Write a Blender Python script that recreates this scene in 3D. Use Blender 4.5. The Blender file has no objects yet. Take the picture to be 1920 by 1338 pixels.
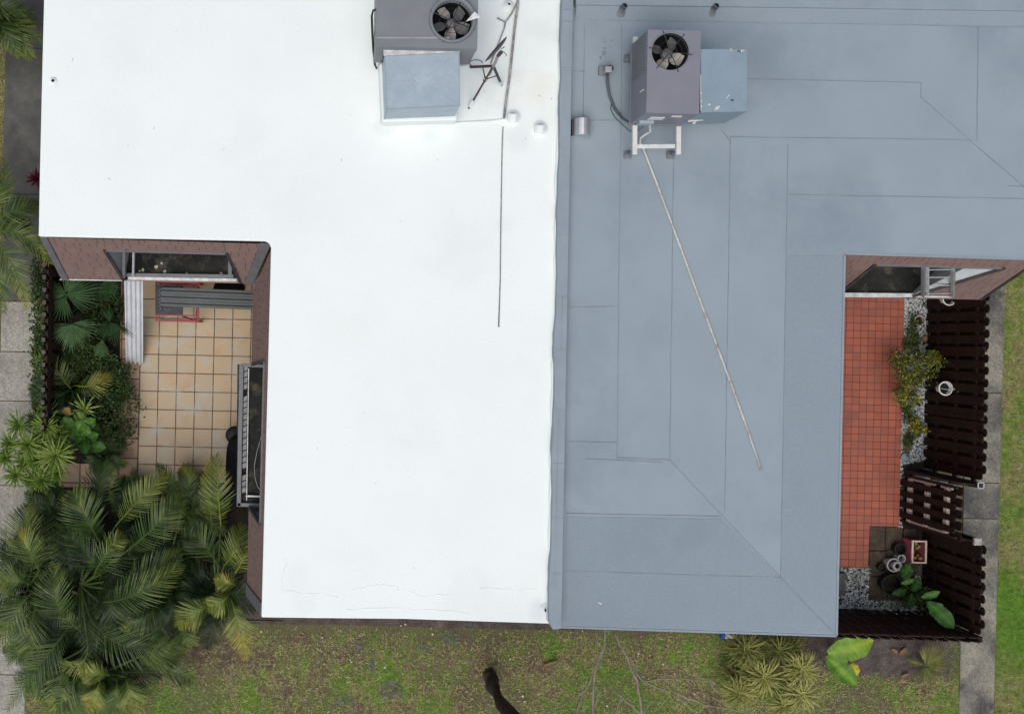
import bpy, math, random
import numpy as np
from mathutils import Vector, noise as mnoise

random.seed(7)
rng = np.random.default_rng(7)
scene = bpy.context.scene
COL = scene.collection

# ------------------------------------------------------------------ camera
HC = 20.0            # drone height above the ground, metres
FPX = 2060.0         # focal length in pixels of a 1920 px wide frame
NX, NY = 600.0, 630.0  # the point straight below the drone
cam_d = bpy.data.cameras.new("camera")
cam = bpy.data.objects.new("camera", cam_d)
COL.objects.link(cam)
cam.location = (0, 0, HC)
cam_d.sensor_width = 36.0
cam_d.lens = FPX / 1920.0 * 36.0
cam_d.shift_x = (960 - NX) / 1920.0
cam_d.shift_y = (NY - 669) / 1920.0
cam_d.clip_end = 500
scene.camera = cam

# ------------------------------------------------------------------ light
SUN_EL, SUN_AZ = math.radians(66), math.radians(205)   # azimuth clockwise from +Y
w = bpy.data.worlds.new("World"); scene.world = w; w.use_nodes = True
nt = w.node_tree
bg = nt.nodes["Background"]
sky = nt.nodes.new("ShaderNodeTexSky"); sky.sky_type = 'NISHITA'; sky.sun_disc = False
sky.sun_elevation = SUN_EL; sky.sun_rotation = SUN_AZ
sky.air_density = 1.0; sky.dust_density = 4.0; sky.ozone_density = 1.0
nt.links.new(sky.outputs[0], bg.inputs[0]); bg.inputs[1].default_value = 0.085
sd = bpy.data.lights.new("sun", 'SUN'); so = bpy.data.objects.new("sun", sd); COL.objects.link(so)
sd.energy = 1.5; sd.angle = math.radians(60); sd.color = (1.0, 0.975, 0.92)
sv = Vector((math.sin(SUN_AZ) * math.cos(SUN_EL), math.cos(SUN_AZ) * math.cos(SUN_EL), math.sin(SUN_EL)))
so.rotation_euler = sv.to_track_quat('Z', 'Y').to_euler()
so.location = sv * 40
scene.view_settings.view_transform = 'Standard'
scene.view_settings.look = 'None'
scene.view_settings.gamma = 1
scene.view_settings.use_curve_mapping = False
scene.view_settings.exposure = 0.35

# ------------------------------------------------------------------ helpers
def P(px, py, z=0.0):
    d = HC - z
    return Vector(((px - NX) / FPX * d, (NY - py) / FPX * d, z))

TH = math.radians(-1.25)
EX = Vector((math.cos(TH), math.sin(TH), 0)); EY = Vector((-math.sin(TH), math.cos(TH), 0)); EZ = Vector((0, 0, 1))
ORG = {}

def tag(o, label=None, cat=None, group=None, kind=None):
    if label: o['label'] = label
    if cat: o['category'] = cat
    if group: o['group'] = group
    if kind: o['kind'] = kind
    return o

def thing(name, label, cat, loc, group=None):
    o = bpy.data.objects.new(name, None); COL.objects.link(o)
    o.location = loc; o.empty_display_size = 0.2
    ORG[o.name] = Vector(loc)
    return tag(o, label, cat, group)

class MB:
    def __init__(s):
        s.v = []; s.f = []; s.t = []; s.uv = {}; s.n = 0
    def add(s, verts, faces, tint=0.5):
        b = len(s.v)
        s.v.extend([tuple(p) for p in verts])
        s.f.extend([tuple(i + b for i in f) for f in faces])
        if hasattr(tint, '__len__'): s.t.extend(tint)
        else: s.t.extend([tint] * len(verts))
        return b
    def quad(s, a, b, c, d, tint=0.5, uv=None):
        s.add((a, b, c, d), ((0, 1, 2, 3),), tint)
        if uv: s.uv[len(s.f) - 1] = uv
    def poly(s, pts, tint=0.5):
        s.add(pts, (tuple(range(len(pts))),), tint)
    def prism(s, pts, z0, z1, tint=0.5):
        """vertical prism over XY points (counter-clockwise or not)"""
        pts = [Vector((p[0], p[1], 0)) for p in pts]
        ar = sum(pts[i].x * pts[(i + 1) % len(pts)].y - pts[(i + 1) % len(pts)].x * pts[i].y for i in range(len(pts)))
        if ar < 0: pts = pts[::-1]
        n = len(pts)
        vs = [(p.x, p.y, z0) for p in pts] + [(p.x, p.y, z1) for p in pts]
        fs = [tuple(range(n))[::-1], tuple(range(n, 2 * n))] + [(i, (i + 1) % n, n + (i + 1) % n, n + i) for i in range(n)]
        s.add(vs, fs, tint)
    def box(s, c, sx, sy, sz, ex=EX, ey=EY, ez=EZ, tint=0.5):
        """box centred on c with full sizes along the three axes"""
        c = Vector(c); vs = []
        for k in (-1, 1):
            for j, i in ((-1, -1), (-1, 1), (1, 1), (1, -1)):
                vs.append(c + ex * (i * sx / 2) + ey * (j * sy / 2) + ez * (k * sz / 2))
        s.add(vs, ((3, 2, 1, 0), (4, 5, 6, 7), (0, 1, 5, 4), (1, 2, 6, 5), (2, 3, 7, 6), (3, 0, 4, 7)), tint)
    def bar(s, a, b, wd, ht, up=EZ, tint=0.5):
        a = Vector(a); b = Vector(b); d = (b - a); L = d.length; d = d / L
        u = Vector(up); sd_ = d.cross(u)
        if sd_.length < 1e-4: sd_ = d.cross(Vector((1, 0, 0)))
        sd_.normalize(); u = sd_.cross(d).normalized()
        s.box((a + b) / 2, L, wd, ht, d, sd_, u, tint)
    def tube(s, pts, r, n=6, tint=0.5, cap=True):
        pts = [Vector(p) for p in pts]
        rr = r if hasattr(r, '__len__') else [r] * len(pts)
        vs = []; fs = []
        for i, p in enumerate(pts):
            d = (pts[min(i + 1, len(pts) - 1)] - pts[max(i - 1, 0)])
            d = d.normalized() if d.length > 1e-9 else EZ.copy()
            a = d.cross(EZ)
            if a.length < 1e-3: a = d.cross(Vector((1, 0, 0)))
            a.normalize(); b = a.cross(d)
            for k in range(n):
                t = 2 * math.pi * k / n
                vs.append(p + (a * math.cos(t) + b * math.sin(t)) * rr[i])
        for i in range(len(pts) - 1):
            for k in range(n):
                fs.append((i * n + k, i * n + (k + 1) % n, (i + 1) * n + (k + 1) % n, (i + 1) * n + k))
        if cap:
            fs.append(tuple(range(n))); m = (len(pts) - 1) * n
            fs.append(tuple(range(m + n - 1, m - 1, -1)))
        s.add(vs, fs, tint)
    def lathe(s, c, prof, n=20, ax=EZ, tint=0.5):
        """prof: (radius, height) along ax from c"""
        c = Vector(c); ax = Vector(ax).normalized()
        a = ax.cross(Vector((0, 1, 0)))
        if a.length < 1e-3: a = ax.cross(Vector((1, 0, 0)))
        a.normalize(); b = ax.cross(a)
        vs = []; fs = []
        for (r, h) in prof:
            for k in range(n):
                t = 2 * math.pi * k / n
                vs.append(c + ax * h + (a * math.cos(t) + b * math.sin(t)) * max(r, 1e-4))
        for i in range(len(prof) - 1):
            for k in range(n):
                fs.append((i * n + k, i * n + (k + 1) % n, (i + 1) * n + (k + 1) % n, (i + 1) * n + k))
        s.add(vs, fs, tint)
    def build(s, name, mat, parent=None, smooth=False, bevel=0.0):
        me = bpy.data.meshes.new(name)
        v = np.array(s.v, dtype=np.float64)
        if parent is not None: org = ORG[parent.name]
        else:
            lo, hi = v.min(0), v.max(0)
            org = Vector(((lo[0] + hi[0]) / 2, (lo[1] + hi[1]) / 2, lo[2]))
        v = v - np.array(org)
        me.from_pydata(v.tolist(), [], s.f)
        at = me.attributes.new("tint", 'FLOAT', 'POINT'); at.data.foreach_set("value", np.array(s.t, dtype=np.float32))
        if s.uv:
            ul = me.uv_layers.new(name="uv")
            for p in me.polygons:
                if p.index in s.uv:
                    for li, u in zip(p.loop_indices, s.uv[p.index]): ul.data[li].uv = u
        if smooth: me.polygons.foreach_set("use_smooth", [True] * len(me.polygons))
        me.materials.append(mat); me.update()
        o = bpy.data.objects.new(name, me); COL.objects.link(o)
        ORG[o.name] = Vector(org)
        if parent is not None: o.parent = parent
        else: o.location = org
        if bevel:
            m = o.modifiers.new("bevel", 'BEVEL'); m.width = bevel; m.segments = 2; m.limit_method = 'ANGLE'
        return o

def mix_rgb(nt, fac, a, b, blend='MIX'):
    n = nt.nodes.new("ShaderNodeMix"); n.data_type = 'RGBA'; n.blend_type = blend
    for sock, val in ((n.inputs[0], fac), (n.inputs[6], a), (n.inputs[7], b)):
        if hasattr(val, 'default_value') or isinstance(val, bpy.types.NodeSocket): nt.links.new(val, sock)
        elif isinstance(val, (int, float)): sock.default_value = val
        else: sock.default_value = (*val, 1)
    return n.outputs[2]

def noise_tex(nt, vec, scale, detail=4, rough=0.6, lo=0.35, hi=0.65):
    n = nt.nodes.new("ShaderNodeTexNoise"); n.inputs["Scale"].default_value = scale
    n.inputs["Detail"].default_value = detail; n.inputs["Roughness"].default_value = rough
    nt.links.new(vec, n.inputs["Vector"])
    r = nt.nodes.new("ShaderNodeMapRange"); r.inputs[1].default_value = lo; r.inputs[2].default_value = hi
    nt.links.new(n.outputs["Fac"], r.inputs[0])
    return r.outputs[0]

def new_mat(name):
    m = bpy.data.materials.new(name); m.use_nodes = True
    return m, m.node_tree, m.node_tree.nodes["Principled BSDF"]

def M(name, c1, c2=None, scale=3.0, rough=0.8, fine=0.12, fscale=90, bump=0.0, bscale=80, metal=0.0,
      c3=None, s3=0.7, lo3=0.55, hi3=0.75, spec=0.3, tint=None):
    """c1 to c2 by noise, c3 in patches, a fine grain on top; tint: colours along the mesh attribute"""
    m, nt, b = new_mat(name)
    tc = nt.nodes.new("ShaderNodeTexCoord"); vec = tc.outputs["Object"]
    if tint:
        a = nt.nodes.new("ShaderNodeAttribute"); a.attribute_name = "tint"
        r = nt.nodes.new("ShaderNodeValToRGB"); el = r.color_ramp.elements
        while len(el) < len(tint): el.new(0.5)
        for i, c in enumerate(tint):
            el[i].position = i / (len(tint) - 1); el[i].color = (*c, 1)
        nt.links.new(a.outputs["Fac"], r.inputs[0]); col = r.outputs[0]
        if c2: col = mix_rgb(nt, noise_tex(nt, vec, scale), col, c2)
    else:
        col = mix_rgb(nt, noise_tex(nt, vec, scale, 6), c1, c2 if c2 else c1)
    if c3: col = mix_rgb(nt, noise_tex(nt, vec, s3, 8, 0.65, lo3, hi3), col, c3)
    if fine:
        f = noise_tex(nt, vec, fscale, 2, 0.5, 0.3, 0.7)
        g = nt.nodes.new("ShaderNodeMapRange"); g.inputs[3].default_value = 1 - fine; g.inputs[4].default_value = 1 + fine
        nt.links.new(f, g.inputs[0])
        cx = nt.nodes.new("ShaderNodeCombineXYZ")
        for i in range(3): nt.links.new(g.outputs[0], cx.inputs[i])
        col = mix_rgb(nt, 1.0, col, cx.outputs[0], 'MULTIPLY')
    nt.links.new(col, b.inputs["Base Color"])
    b.inputs["Roughness"].default_value = rough; b.inputs["Metallic"].default_value = metal
    b.inputs["Specular IOR Level"].default_value = spec
    if bump:
        n = nt.nodes.new("ShaderNodeTexNoise"); n.inputs["Scale"].default_value = bscale; n.inputs["Detail"].default_value = 4
        nt.links.new(vec, n.inputs["Vector"])
        bp = nt.nodes.new("ShaderNodeBump"); bp.inputs["Strength"].default_value = bump; bp.inputs["Distance"].default_value = 0.02
        nt.links.new(n.outputs["Fac"], bp.inputs["Height"]); nt.links.new(bp.outputs[0], b.inputs["Normal"])
    return m

def leaf_mat(name, cols, rough=0.45, trans=0.25, spec=0.4):
    m, nt, b = new_mat(name)
    a = nt.nodes.new("ShaderNodeAttribute"); a.attribute_name = "tint"
    r = nt.nodes.new("ShaderNodeValToRGB"); el = r.color_ramp.elements
    while len(el) < len(cols): el.new(0.5)
    for i, c in enumerate(cols): el[i].position = i / (len(cols) - 1); el[i].color = (*c, 1)
    nt.links.new(a.outputs["Fac"], r.inputs[0])
    tc = nt.nodes.new("ShaderNodeTexCoord")
    f = noise_tex(nt, tc.outputs["Object"], 9, 3, 0.6, 0.3, 0.7)
    g = nt.nodes.new("ShaderNodeMapRange"); g.inputs[3].default_value = 0.75; g.inputs[4].default_value = 1.25
    nt.links.new(f, g.inputs[0])
    cx = nt.nodes.new("ShaderNodeCombineXYZ")
    for i in range(3): nt.links.new(g.outputs[0], cx.inputs[i])
    col = mix_rgb(nt, 1.0, r.outputs[0], cx.outputs[0], 'MULTIPLY')
    nt.links.new(col, b.inputs["Base Color"]); b.inputs["Roughness"].default_value = rough
    b.inputs["Specular IOR Level"].default_value = spec
    t = nt.nodes.new("ShaderNodeBsdfTranslucent"); nt.links.new(col, t.inputs[0])
    mx = nt.nodes.new("ShaderNodeMixShader"); mx.inputs[0].default_value = trans
    nt.links.new(b.outputs[0], mx.inputs[1]); nt.links.new(t.outputs[0], mx.inputs[2])
    nt.links.new(mx.outputs[0], nt.nodes["Material Output"].inputs[0])
    return m

def brick_mat(name, c1, c2, mortar, bw, rh, ms, offset=0.0, rough=0.5, uv=False, blot=None, blot_scale=5, lo=0.5, hi=0.7, bump=0.3,
              blot2=None, b2scale=1.2, lo2=0.55, hi2=0.7, fine=0.06):
    m, nt, b = new_mat(name)
    tc = nt.nodes.new("ShaderNodeTexCoord"); vec = tc.outputs["UV" if uv else "Object"]
    br = nt.nodes.new("ShaderNodeTexBrick"); br.offset = offset; br.squash = 1.0
    br.inputs["Scale"].default_value = 1.0; br.inputs["Brick Width"].default_value = bw; br.inputs["Row Height"].default_value = rh
    br.inputs["Mortar Size"].default_value = ms; br.inputs["Mortar Smooth"].default_value = 0.3; br.inputs["Bias"].default_value = 0
    br.inputs["Color1"].default_value = (*c1, 1); br.inputs["Color2"].default_value = (*c2, 1); br.inputs["Mortar"].default_value = (*mortar, 1)
    # wobble the joints a little
    nz = nt.nodes.new("ShaderNodeTexNoise"); nz.inputs["Scale"].default_value = 2.5; nt.links.new(tc.outputs["Object"], nz.inputs["Vector"])
    vm = nt.nodes.new("ShaderNodeVectorMath"); vm.operation = 'SCALE'; vm.inputs[3].default_value = 0.012
    nt.links.new(nz.outputs["Color"], vm.inputs[0])
    va = nt.nodes.new("ShaderNodeVectorMath"); va.operation = 'ADD'; nt.links.new(vec, va.inputs[0]); nt.links.new(vm.outputs[0], va.inputs[1])
    nt.links.new(va.outputs[0], br.inputs["Vector"])
    col = br.outputs["Color"]
    ob = tc.outputs["Object"]
    if blot: col = mix_rgb(nt, noise_tex(nt, ob, blot_scale, 5, 0.6, lo, hi), col, mix_rgb(nt, 0.55, col, blot))
    if blot2: col = mix_rgb(nt, noise_tex(nt, ob, b2scale, 6, 0.6, lo2, hi2), col, mix_rgb(nt, 0.6, col, blot2))
    f = noise_tex(nt, ob, 120, 2, 0.5, 0.3, 0.7)
    g = nt.nodes.new("ShaderNodeMapRange"); g.inputs[3].default_value = 1 - fine; g.inputs[4].default_value = 1 + fine
    nt.links.new(f, g.inputs[0]); cx = nt.nodes.new("ShaderNodeCombineXYZ")
    for i in range(3): nt.links.new(g.outputs[0], cx.inputs[i])
    col = mix_rgb(nt, 1.0, col, cx.outputs[0], 'MULTIPLY')
    nt.links.new(col, b.inputs["Base Color"]); b.inputs["Roughness"].default_value = rough
    b.inputs["Specular IOR Level"].default_value = 0.3
    bp = nt.nodes.new("ShaderNodeBump"); bp.invert = True; bp.inputs["Strength"].default_value = bump; bp.inputs["Distance"].default_value = 0.01
    nt.links.new(br.outputs["Fac"], bp.inputs["Height"]); nt.links.new(bp.outputs[0], b.inputs["Normal"])
    return m

# ------------------------------------------------------------------ materials
WHITE_ROOF = M("white roof coating", (.775, .828, .803), (.745, .80, .782), .8, .6, .03, 60, .16, 22, c3=(.715, .775, .75), s3=.7, lo3=.55, hi3=.85)
WHITE_STAIN = M("dirty white coating", (.68, .74, .755), (.60, .67, .69), 6, .6, .06, 60)
GREY_ROOF = M("grey roof membrane", (.272, .327, .368), (.255, .307, .347), 1.2, .8, .12, 110, .3, 140, c3=(.205, .252, .295), s3=.42, lo3=.50, hi3=.72)
GREY_ROOF_DARK = M("grey membrane second sheet", (.234, .283, .325), (.224, .272, .312), 1.2, .8, .12, 110, .25, 160)
SEAM = M("membrane seam", (.175, .213, .248), (.272, .329, .378), 2.2, .8, .1)
CAP = M("parapet cap membrane", (.262, .313, .353), (.232, .279, .317), 2.0, .75, .08, 120, .2, 150)
def shingle_mat():
    """courses of shingles of random width: staggered short slits, faint course lines, tone by shingle"""
    m, nt, b = new_mat("brown mansard shingles"); N = nt.nodes; Lk = nt.links
    tc = N.new("ShaderNodeTexCoord"); sp = N.new("ShaderNodeSeparateXYZ"); Lk.new(tc.outputs["UV"], sp.inputs[0])
    def mth(op, a, c=None):
        n = N.new("ShaderNodeMath"); n.operation = op
        for i, q in enumerate((a, c)):
            if q is None: continue
            if isinstance(q, (int, float)): n.inputs[i].default_value = q
            else: Lk.new(q, n.inputs[i])
        return n.outputs[0]
    vv = mth('DIVIDE', sp.outputs[1], .17); row = mth('FLOOR', vv); fv = mth('SUBTRACT', vv, row)
    wn = N.new("ShaderNodeTexWhiteNoise"); wn.noise_dimensions = '1D'; Lk.new(row, wn.inputs["W"])
    uu = mth('ADD', mth('DIVIDE', sp.outputs[0], .125), mth('MULTIPLY', wn.outputs["Value"], 7.3))
    cell = mth('FLOOR', uu); fu = mth('SUBTRACT', uu, cell)
    cb = N.new("ShaderNodeCombineXYZ"); Lk.new(cell, cb.inputs[0]); Lk.new(row, cb.inputs[1])
    w2 = N.new("ShaderNodeTexWhiteNoise"); w2.noise_dimensions = '2D'; Lk.new(cb.outputs[0], w2.inputs["Vector"])
    slit = mth('MULTIPLY', mth('LESS_THAN', mth('ABSOLUTE', mth('SUBTRACT', fu, mth('ADD', .2, mth('MULTIPLY', w2.outputs["Value"], .6)))), .045), mth('LESS_THAN', fv, mth('ADD', .45, mth('MULTIPLY', w2.outputs["Value"], .5))))
    slit = mth('MULTIPLY', slit, mth('GREATER_THAN', w2.outputs["Value"], .22))
    line = mth('MULTIPLY', mth('LESS_THAN', fv, .05), .16)
    ob = tc.outputs["Object"]
    col = mix_rgb(nt, w2.outputs["Value"], (.250, .168, .148), (.225, .152, .134))
    col = mix_rgb(nt, mth('MULTIPLY', noise_tex(nt, ob, 1.2, 5, .6, .4, .7), .35), col, (.17, .125, .115))
    col = mix_rgb(nt, noise_tex(nt, ob, 60, 2, .5, .3, .7), col, mix_rgb(nt, .25, col, (.12, .085, .075)))
    col = mix_rgb(nt, mth('MAXIMUM', mth('MULTIPLY', slit, .8), line), col, (.055, .040, .038))
    Lk.new(col, b.inputs["Base Color"]); b.inputs["Roughness"].default_value = .9; b.inputs["Specular IOR Level"].default_value = .2
    return m
SHINGLE = shingle_mat()
FRAME_G = M("grey painted frame", (.175, .18, .19), (.145, .15, .16), 6, .6, .08, 60)
TRIM = M("grey painted trim", (.115, .115, .125), (.15, .15, .16), 7, .7, .06)
DARKTRIM = M("dark fascia", (.03, .03, .032), (.06, .055, .055), 5, .7, .1)
STUCCO = M("stucco wall", (.30, .22, .19), (.26, .19, .165), 2, .9, .1, 60, .4, 70)
MOLD = M("mildewed ledge", (.026, .026, .023), (.010, .011, .011), 3, .9, .35, 40, .4, 40, c3=(.13, .125, .09), s3=2.4, lo3=.50, hi3=.74)
ALU = M("grey aluminium frame", (.36, .37, .38), (.27, .28, .29), 6, .5, .08, 60, metal=.3)
ALU_W = M("weathered white aluminium", (.62, .63, .64), (.40, .41, .42), 9, .5, .12, 50, metal=.2)
GLASS = M("dark window glass", (.02, .025, .03), (.03, .035, .04), 2, .08, 0, spec=.5)
CHEEK = M("grey siding", (.46, .49, .50), (.39, .42, .43), 3, .6, .05)
BLACK_IN = M("black cavity", (.008, .008, .009), None, 3, .9, 0)
AC_GREY = M("grey unit cabinet", (.195, .208, .225), (.17, .182, .20), 2.5, .5, .05, 80, c3=(.18, .19, .21), s3=2, lo3=.6, hi3=.8)
AC_MAUVE = M("mauve grey unit cabinet", (.200, .206, .238), (.182, .188, .218), 2.5, .5, .05, 80, c3=(.17, .175, .205), s3=2, lo3=.6, hi3=.8)
GALV = M("galvanised duct metal", (.345, .42, .475), (.30, .37, .425), 5, .45, .05, 60, metal=.15, c3=(.40, .47, .52), s3=4, lo3=.55, hi3=.75)
GALV2 = M("painted duct metal", (.235, .31, .365), (.21, .275, .325), 4, .45, .04, 60, metal=.1, c3=(.19, .255, .30), s3=3, lo3=.6, hi3=.8)
BLADE = M("weathered fan blade", (.42, .40, .37), (.30, .29, .28), 8, .5, .15, 50)
BLADE_D = M("dark fan blade", (.10, .105, .11), (.15, .15, .155), 8, .5, .15, 50)
WIRE = M("black wire", (.02, .02, .022), (.035, .035, .04), 6, .5, 0)
PVC = M("white pvc", (.66, .67, .66), (.55, .56, .55), 8, .5, .08)
PIPE_D = M("weathered pipe", (.45, .45, .43), (.20, .19, .18), 14, .7, .15, 40, c3=(.10, .085, .075), s3=6, lo3=.55, hi3=.7)
PIPE_W = M("white painted rusty pipe", (.58, .57, .55), (.42, .40, .38), 14, .6, .15, 40, c3=(.19, .13, .10), s3=5, lo3=.56, hi3=.7)
STEEL = M("bright vent metal", (.62, .64, .66), (.52, .54, .56), 5, .32, .04, metal=.75)
RUST = M("dark rusty steel", (.055, .038, .040), (.10, .06, .055), 18, .7, .2, 60)
DISH = M("dish grey", (.10, .10, .115), (.14, .14, .15), 5, .6, .1)
CONC = M("old concrete", (.35, .335, .295), (.285, .275, .24), 2.6, .9, .34, 42, .4, 90, c3=(.20, .195, .165), s3=1.7, lo3=.5, hi3=.72)
CONC_DARK = M("dark mottled concrete", (.12, .118, .11), (.075, .074, .07), 2.0, .8, .16, 70, .4, 90, c3=(.05, .055, .045), s3=1.3, lo3=.5, hi3=.7)
CONC_R = M("blotched concrete", (.27, .25, .195), (.185, .18, .155), 2.0, .9, .36, 42, .4, 90, c3=(.075, .072, .07), s3=1.1, lo3=.44, hi3=.64)
SOIL = M("garden soil", (.034, .026, .020), (.016, .013, .010), 6, .95, .3, 60, .8, 50)
SOIL_L = M("dry purple brown soil", (.105, .085, .075), (.06, .048, .043), 5, .95, .4, 45, .8, 50, c3=(.15, .125, .11), s3=2.2, lo3=.55, hi3=.75)
LAWN = M("lawn ground", (.135, .115, .065), (.10, .11, .042), 1.6, .95, .45, 38, .9, 60, c3=(.105, .075, .055), s3=1.3, lo3=.5, hi3=.66)
TILE_TAN = brick_mat("tan patio tiles", (.45, .335, .205), (.40, .325, .225), (.085, .055, .045), .333, .333, .011, 0, .45,
                     blot=(.36, .39, .36), blot_scale=3.2, lo=.5, hi=.68, blot2=(.38, .21, .09), b2scale=4.0, lo2=.55, hi2=.75, bump=.4)
PAVER = brick_mat("blotchy border pavers", (.42, .29, .20), (.35, .245, .17), (.06, .045, .04), .34, .36, .012, .0, .7,
                  blot=(.19, .13, .10), blot_scale=9, lo=.48, hi=.62, bump=.5, fine=.12)
TILE_RED = brick_mat("red quarry tiles", (.37, .112, .068), (.30, .09, .058), (.105, .028, .022), .134, .134, .0065, 0, .5,
                     blot=(.22, .085, .07), blot_scale=2.6, lo=.45, hi=.7, blot2=(.12, .055, .05), b2scale=1.3, lo2=.60, hi2=.80, bump=.3)
WOOD_D = M("dark stained fence wood", (.018, .0105, .0082), (.028, .0150, .0112), 5, .8, .35, 30, .3, 40, c3=(.042, .028, .022), s3=2.6, lo3=.55, hi3=.8, spec=.15)
WOOD_L = M("bare wood", (.58, .48, .42), (.48, .40, .35), 8, .8, .1)
WOOD_RB = M("red brown fence wood", (.040, .020, .015), (.026, .014, .011), 6, .8, .2, 40)
WOOD_G = M("pale picket top", (.13, .105, .09), (.06, .05, .042), 9, .9, .15)
PEBBLE = M("pebbles", None, None, 3, .7, .1, 60, tint=[(.12, .13, .13), (.36, .39, .41), (.56, .59, .61), (.78, .78, .74)])
BARK = M("bark", (.085, .068, .052), (.040, .032, .026), 9, .95, .3, 40, .9, 30)
TWIG = M("grey bare twig", (.27, .235, .18), (.17, .145, .11), 9, .9, .15)
CORR_L = M("bright corrugated metal", (.70, .72, .75), (.60, .62, .65), 5, .35, .06, metal=.25)
CORR_D = M("dark weathered corrugated sheet", (.115, .125, .132), (.085, .093, .098), 5, .5, .12, 50, c3=(.11, .12, .115), s3=5, lo3=.55, hi3=.75)
RED = M("red painted frame", (.34, .055, .075), (.25, .04, .055), 8, .5, .1)
SLATE = M("dark board", (.055, .058, .07), (.035, .037, .045), 6, .6, .15)
BLACKP = M("black plastic", (.012, .013, .016), (.02, .021, .026), 5, .55, .1)
COVER = M("black cover fabric", (.0045, .0052, .0095), (.007, .007, .010), 6, .8, .1, 60, .4, 14, spec=.12)
POT_W = M("white plastic", (.68, .67, .65), (.55, .54, .52), 8, .5, .08)
POT_B = M("beige pot", (.42, .38, .33), (.30, .27, .23), 8, .7, .1)
ROCK = M("rock", (.27, .26, .22), (.16, .16, .14), 9, .9, .2, 40, .8, 30)
ROCK_BR = M("brown rock", (.28, .15, .09), (.18, .10, .07), 9, .9, .2, 40, .8, 30)
PAD = M("dirty slabs", (.085, .066, .046), (.05, .04, .032), 5, .9, .3, 45, .6, 50, c3=(.13, .10, .075), s3=3, lo3=.55, hi3=.75)
BLUE = M("blue plastic", (.03, .10, .42), None, 4, .4, .05)
PINKY = M("pink red plastic", (.42, .10, .17), (.30, .06, .10), 9, .5, .1)
YELL = M("mixed clutter", None, None, 6, .7, .15, tint=[(.05, .07, .02), (.16, .17, .05), (.36, .16, .05), (.22, .035, .06)])
STRAW = M("dry leaf", (.20, .135, .075), (.14, .09, .05), 9, .9, .15)
CHIP = M("pale chip", (.62, .58, .50), (.55, .50, .42), 9, .8, .1)
LICHEN = M("pale lichen", (.45, .45, .36), (.34, .34, .27), 12, .9, .15)
DUST = M("grey blue dried splash", (.24, .27, .28), (.16, .18, .18), 14, .9, .25, 60)

PALM = leaf_mat("areca frond", [(.004, .011, .003), (.020, .046, .011), (.074, .116, .027), (.19, .215, .042), (.33, .245, .045), (.22, .17, .09)], .42, .08, .2)
FAN = leaf_mat("fan palm leaf", [(.008, .022, .007), (.026, .064, .022), (.075, .138, .052), (.18, .235, .12)], .45, .10, .3)
SPIKY = leaf_mat("spiky rosette leaf", [(.030, .070, .012), (.105, .18, .028), (.22, .31, .065), (.40, .44, .18)], .5, .15, .25)
PALMETTO = leaf_mat("olive palmetto leaf", [(.040, .055, .015), (.14, .155, .040), (.30, .31, .085), (.50, .45, .20)], .55, .15, .2)
BROAD = leaf_mat("glossy broad leaf", [(.020, .062, .010), (.050, .14, .018), (.12, .25, .03), (.24, .30, .06)], .45, .15, .3)
BANANA = leaf_mat("banana leaf", [(.018, .055, .012), (.050, .145, .018), (.20, .34, .03), (.46, .36, .03)], .5, .12, .22)
HEDGE = leaf_mat("small dark leaf", [(.012, .028, .008), (.032, .065, .018), (.07, .12, .03), (.14, .17, .04)], .45, .12)
CROTON = leaf_mat("yellow green leaf", [(.035, .070, .014), (.095, .135, .022), (.23, .22, .035), (.42, .30, .05)], .45, .2)
CORDY = leaf_mat("dark red leaf", [(.05, .008, .012), (.11, .015, .022), (.16, .03, .035)], .4, .2)
GRASS = leaf_mat("grass blade", [(.18, .125, .10), (.45, .38, .23), (.35, .355, .12), (.19, .29, .055), (.175, .34, .05)], .8, .1, .1)

def stains(mat, spots, origin):
    """old dirt patches with ragged outlines, each (px, py, radius, colour, strength) on the roof plane"""
    nt = mat.node_tree; b = nt.nodes["Principled BSDF"]; tc = nt.nodes.new("ShaderNodeTexCoord"); vec = tc.outputs["Object"]
    col = b.inputs["Base Color"].links[0].from_socket
    nz = nt.nodes.new("ShaderNodeTexNoise"); nz.inputs["Scale"].default_value = 2.2; nz.inputs["Detail"].default_value = 6; nt.links.new(vec, nz.inputs["Vector"])
    for (px, py, r, c, k) in spots:
        p = Vector(((px - NX) / FPX * (HC - 4), (NY - py) / FPX * (HC - 4), 4.0)) - origin
        d = nt.nodes.new("ShaderNodeVectorMath"); d.operation = 'DISTANCE'; nt.links.new(vec, d.inputs[0]); d.inputs[1].default_value = p
        a = nt.nodes.new("ShaderNodeMath"); a.operation = 'MULTIPLY_ADD'; nt.links.new(nz.outputs["Fac"], a.inputs[0]); a.inputs[1].default_value = -1.5 * r; nt.links.new(d.outputs["Value"], a.inputs[2])
        m = nt.nodes.new("ShaderNodeMapRange"); m.interpolation_type = 'SMOOTHSTEP'; m.inputs[1].default_value = -.1 * r; m.inputs[2].default_value = -.75 * r; m.inputs[3].default_value = 0; m.inputs[4].default_value = k
        nt.links.new(a.outputs[0], m.inputs[0]); col = mix_rgb(nt, m.outputs[0], col, c)
    nt.links.new(col, b.inputs["Base Color"])
GD, GY, GG = (.50, .55, .55), (.66, .63, .48), (.185, .228, .268)
WH0 = Vector(((300 - NX) / FPX * (HC - 4), (NY - 800) / FPX * (HC - 4), 0)); GH0 = Vector(((1300 - NX) / FPX * (HC - 4), (NY - 800) / FPX * (HC - 4), 0))
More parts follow.
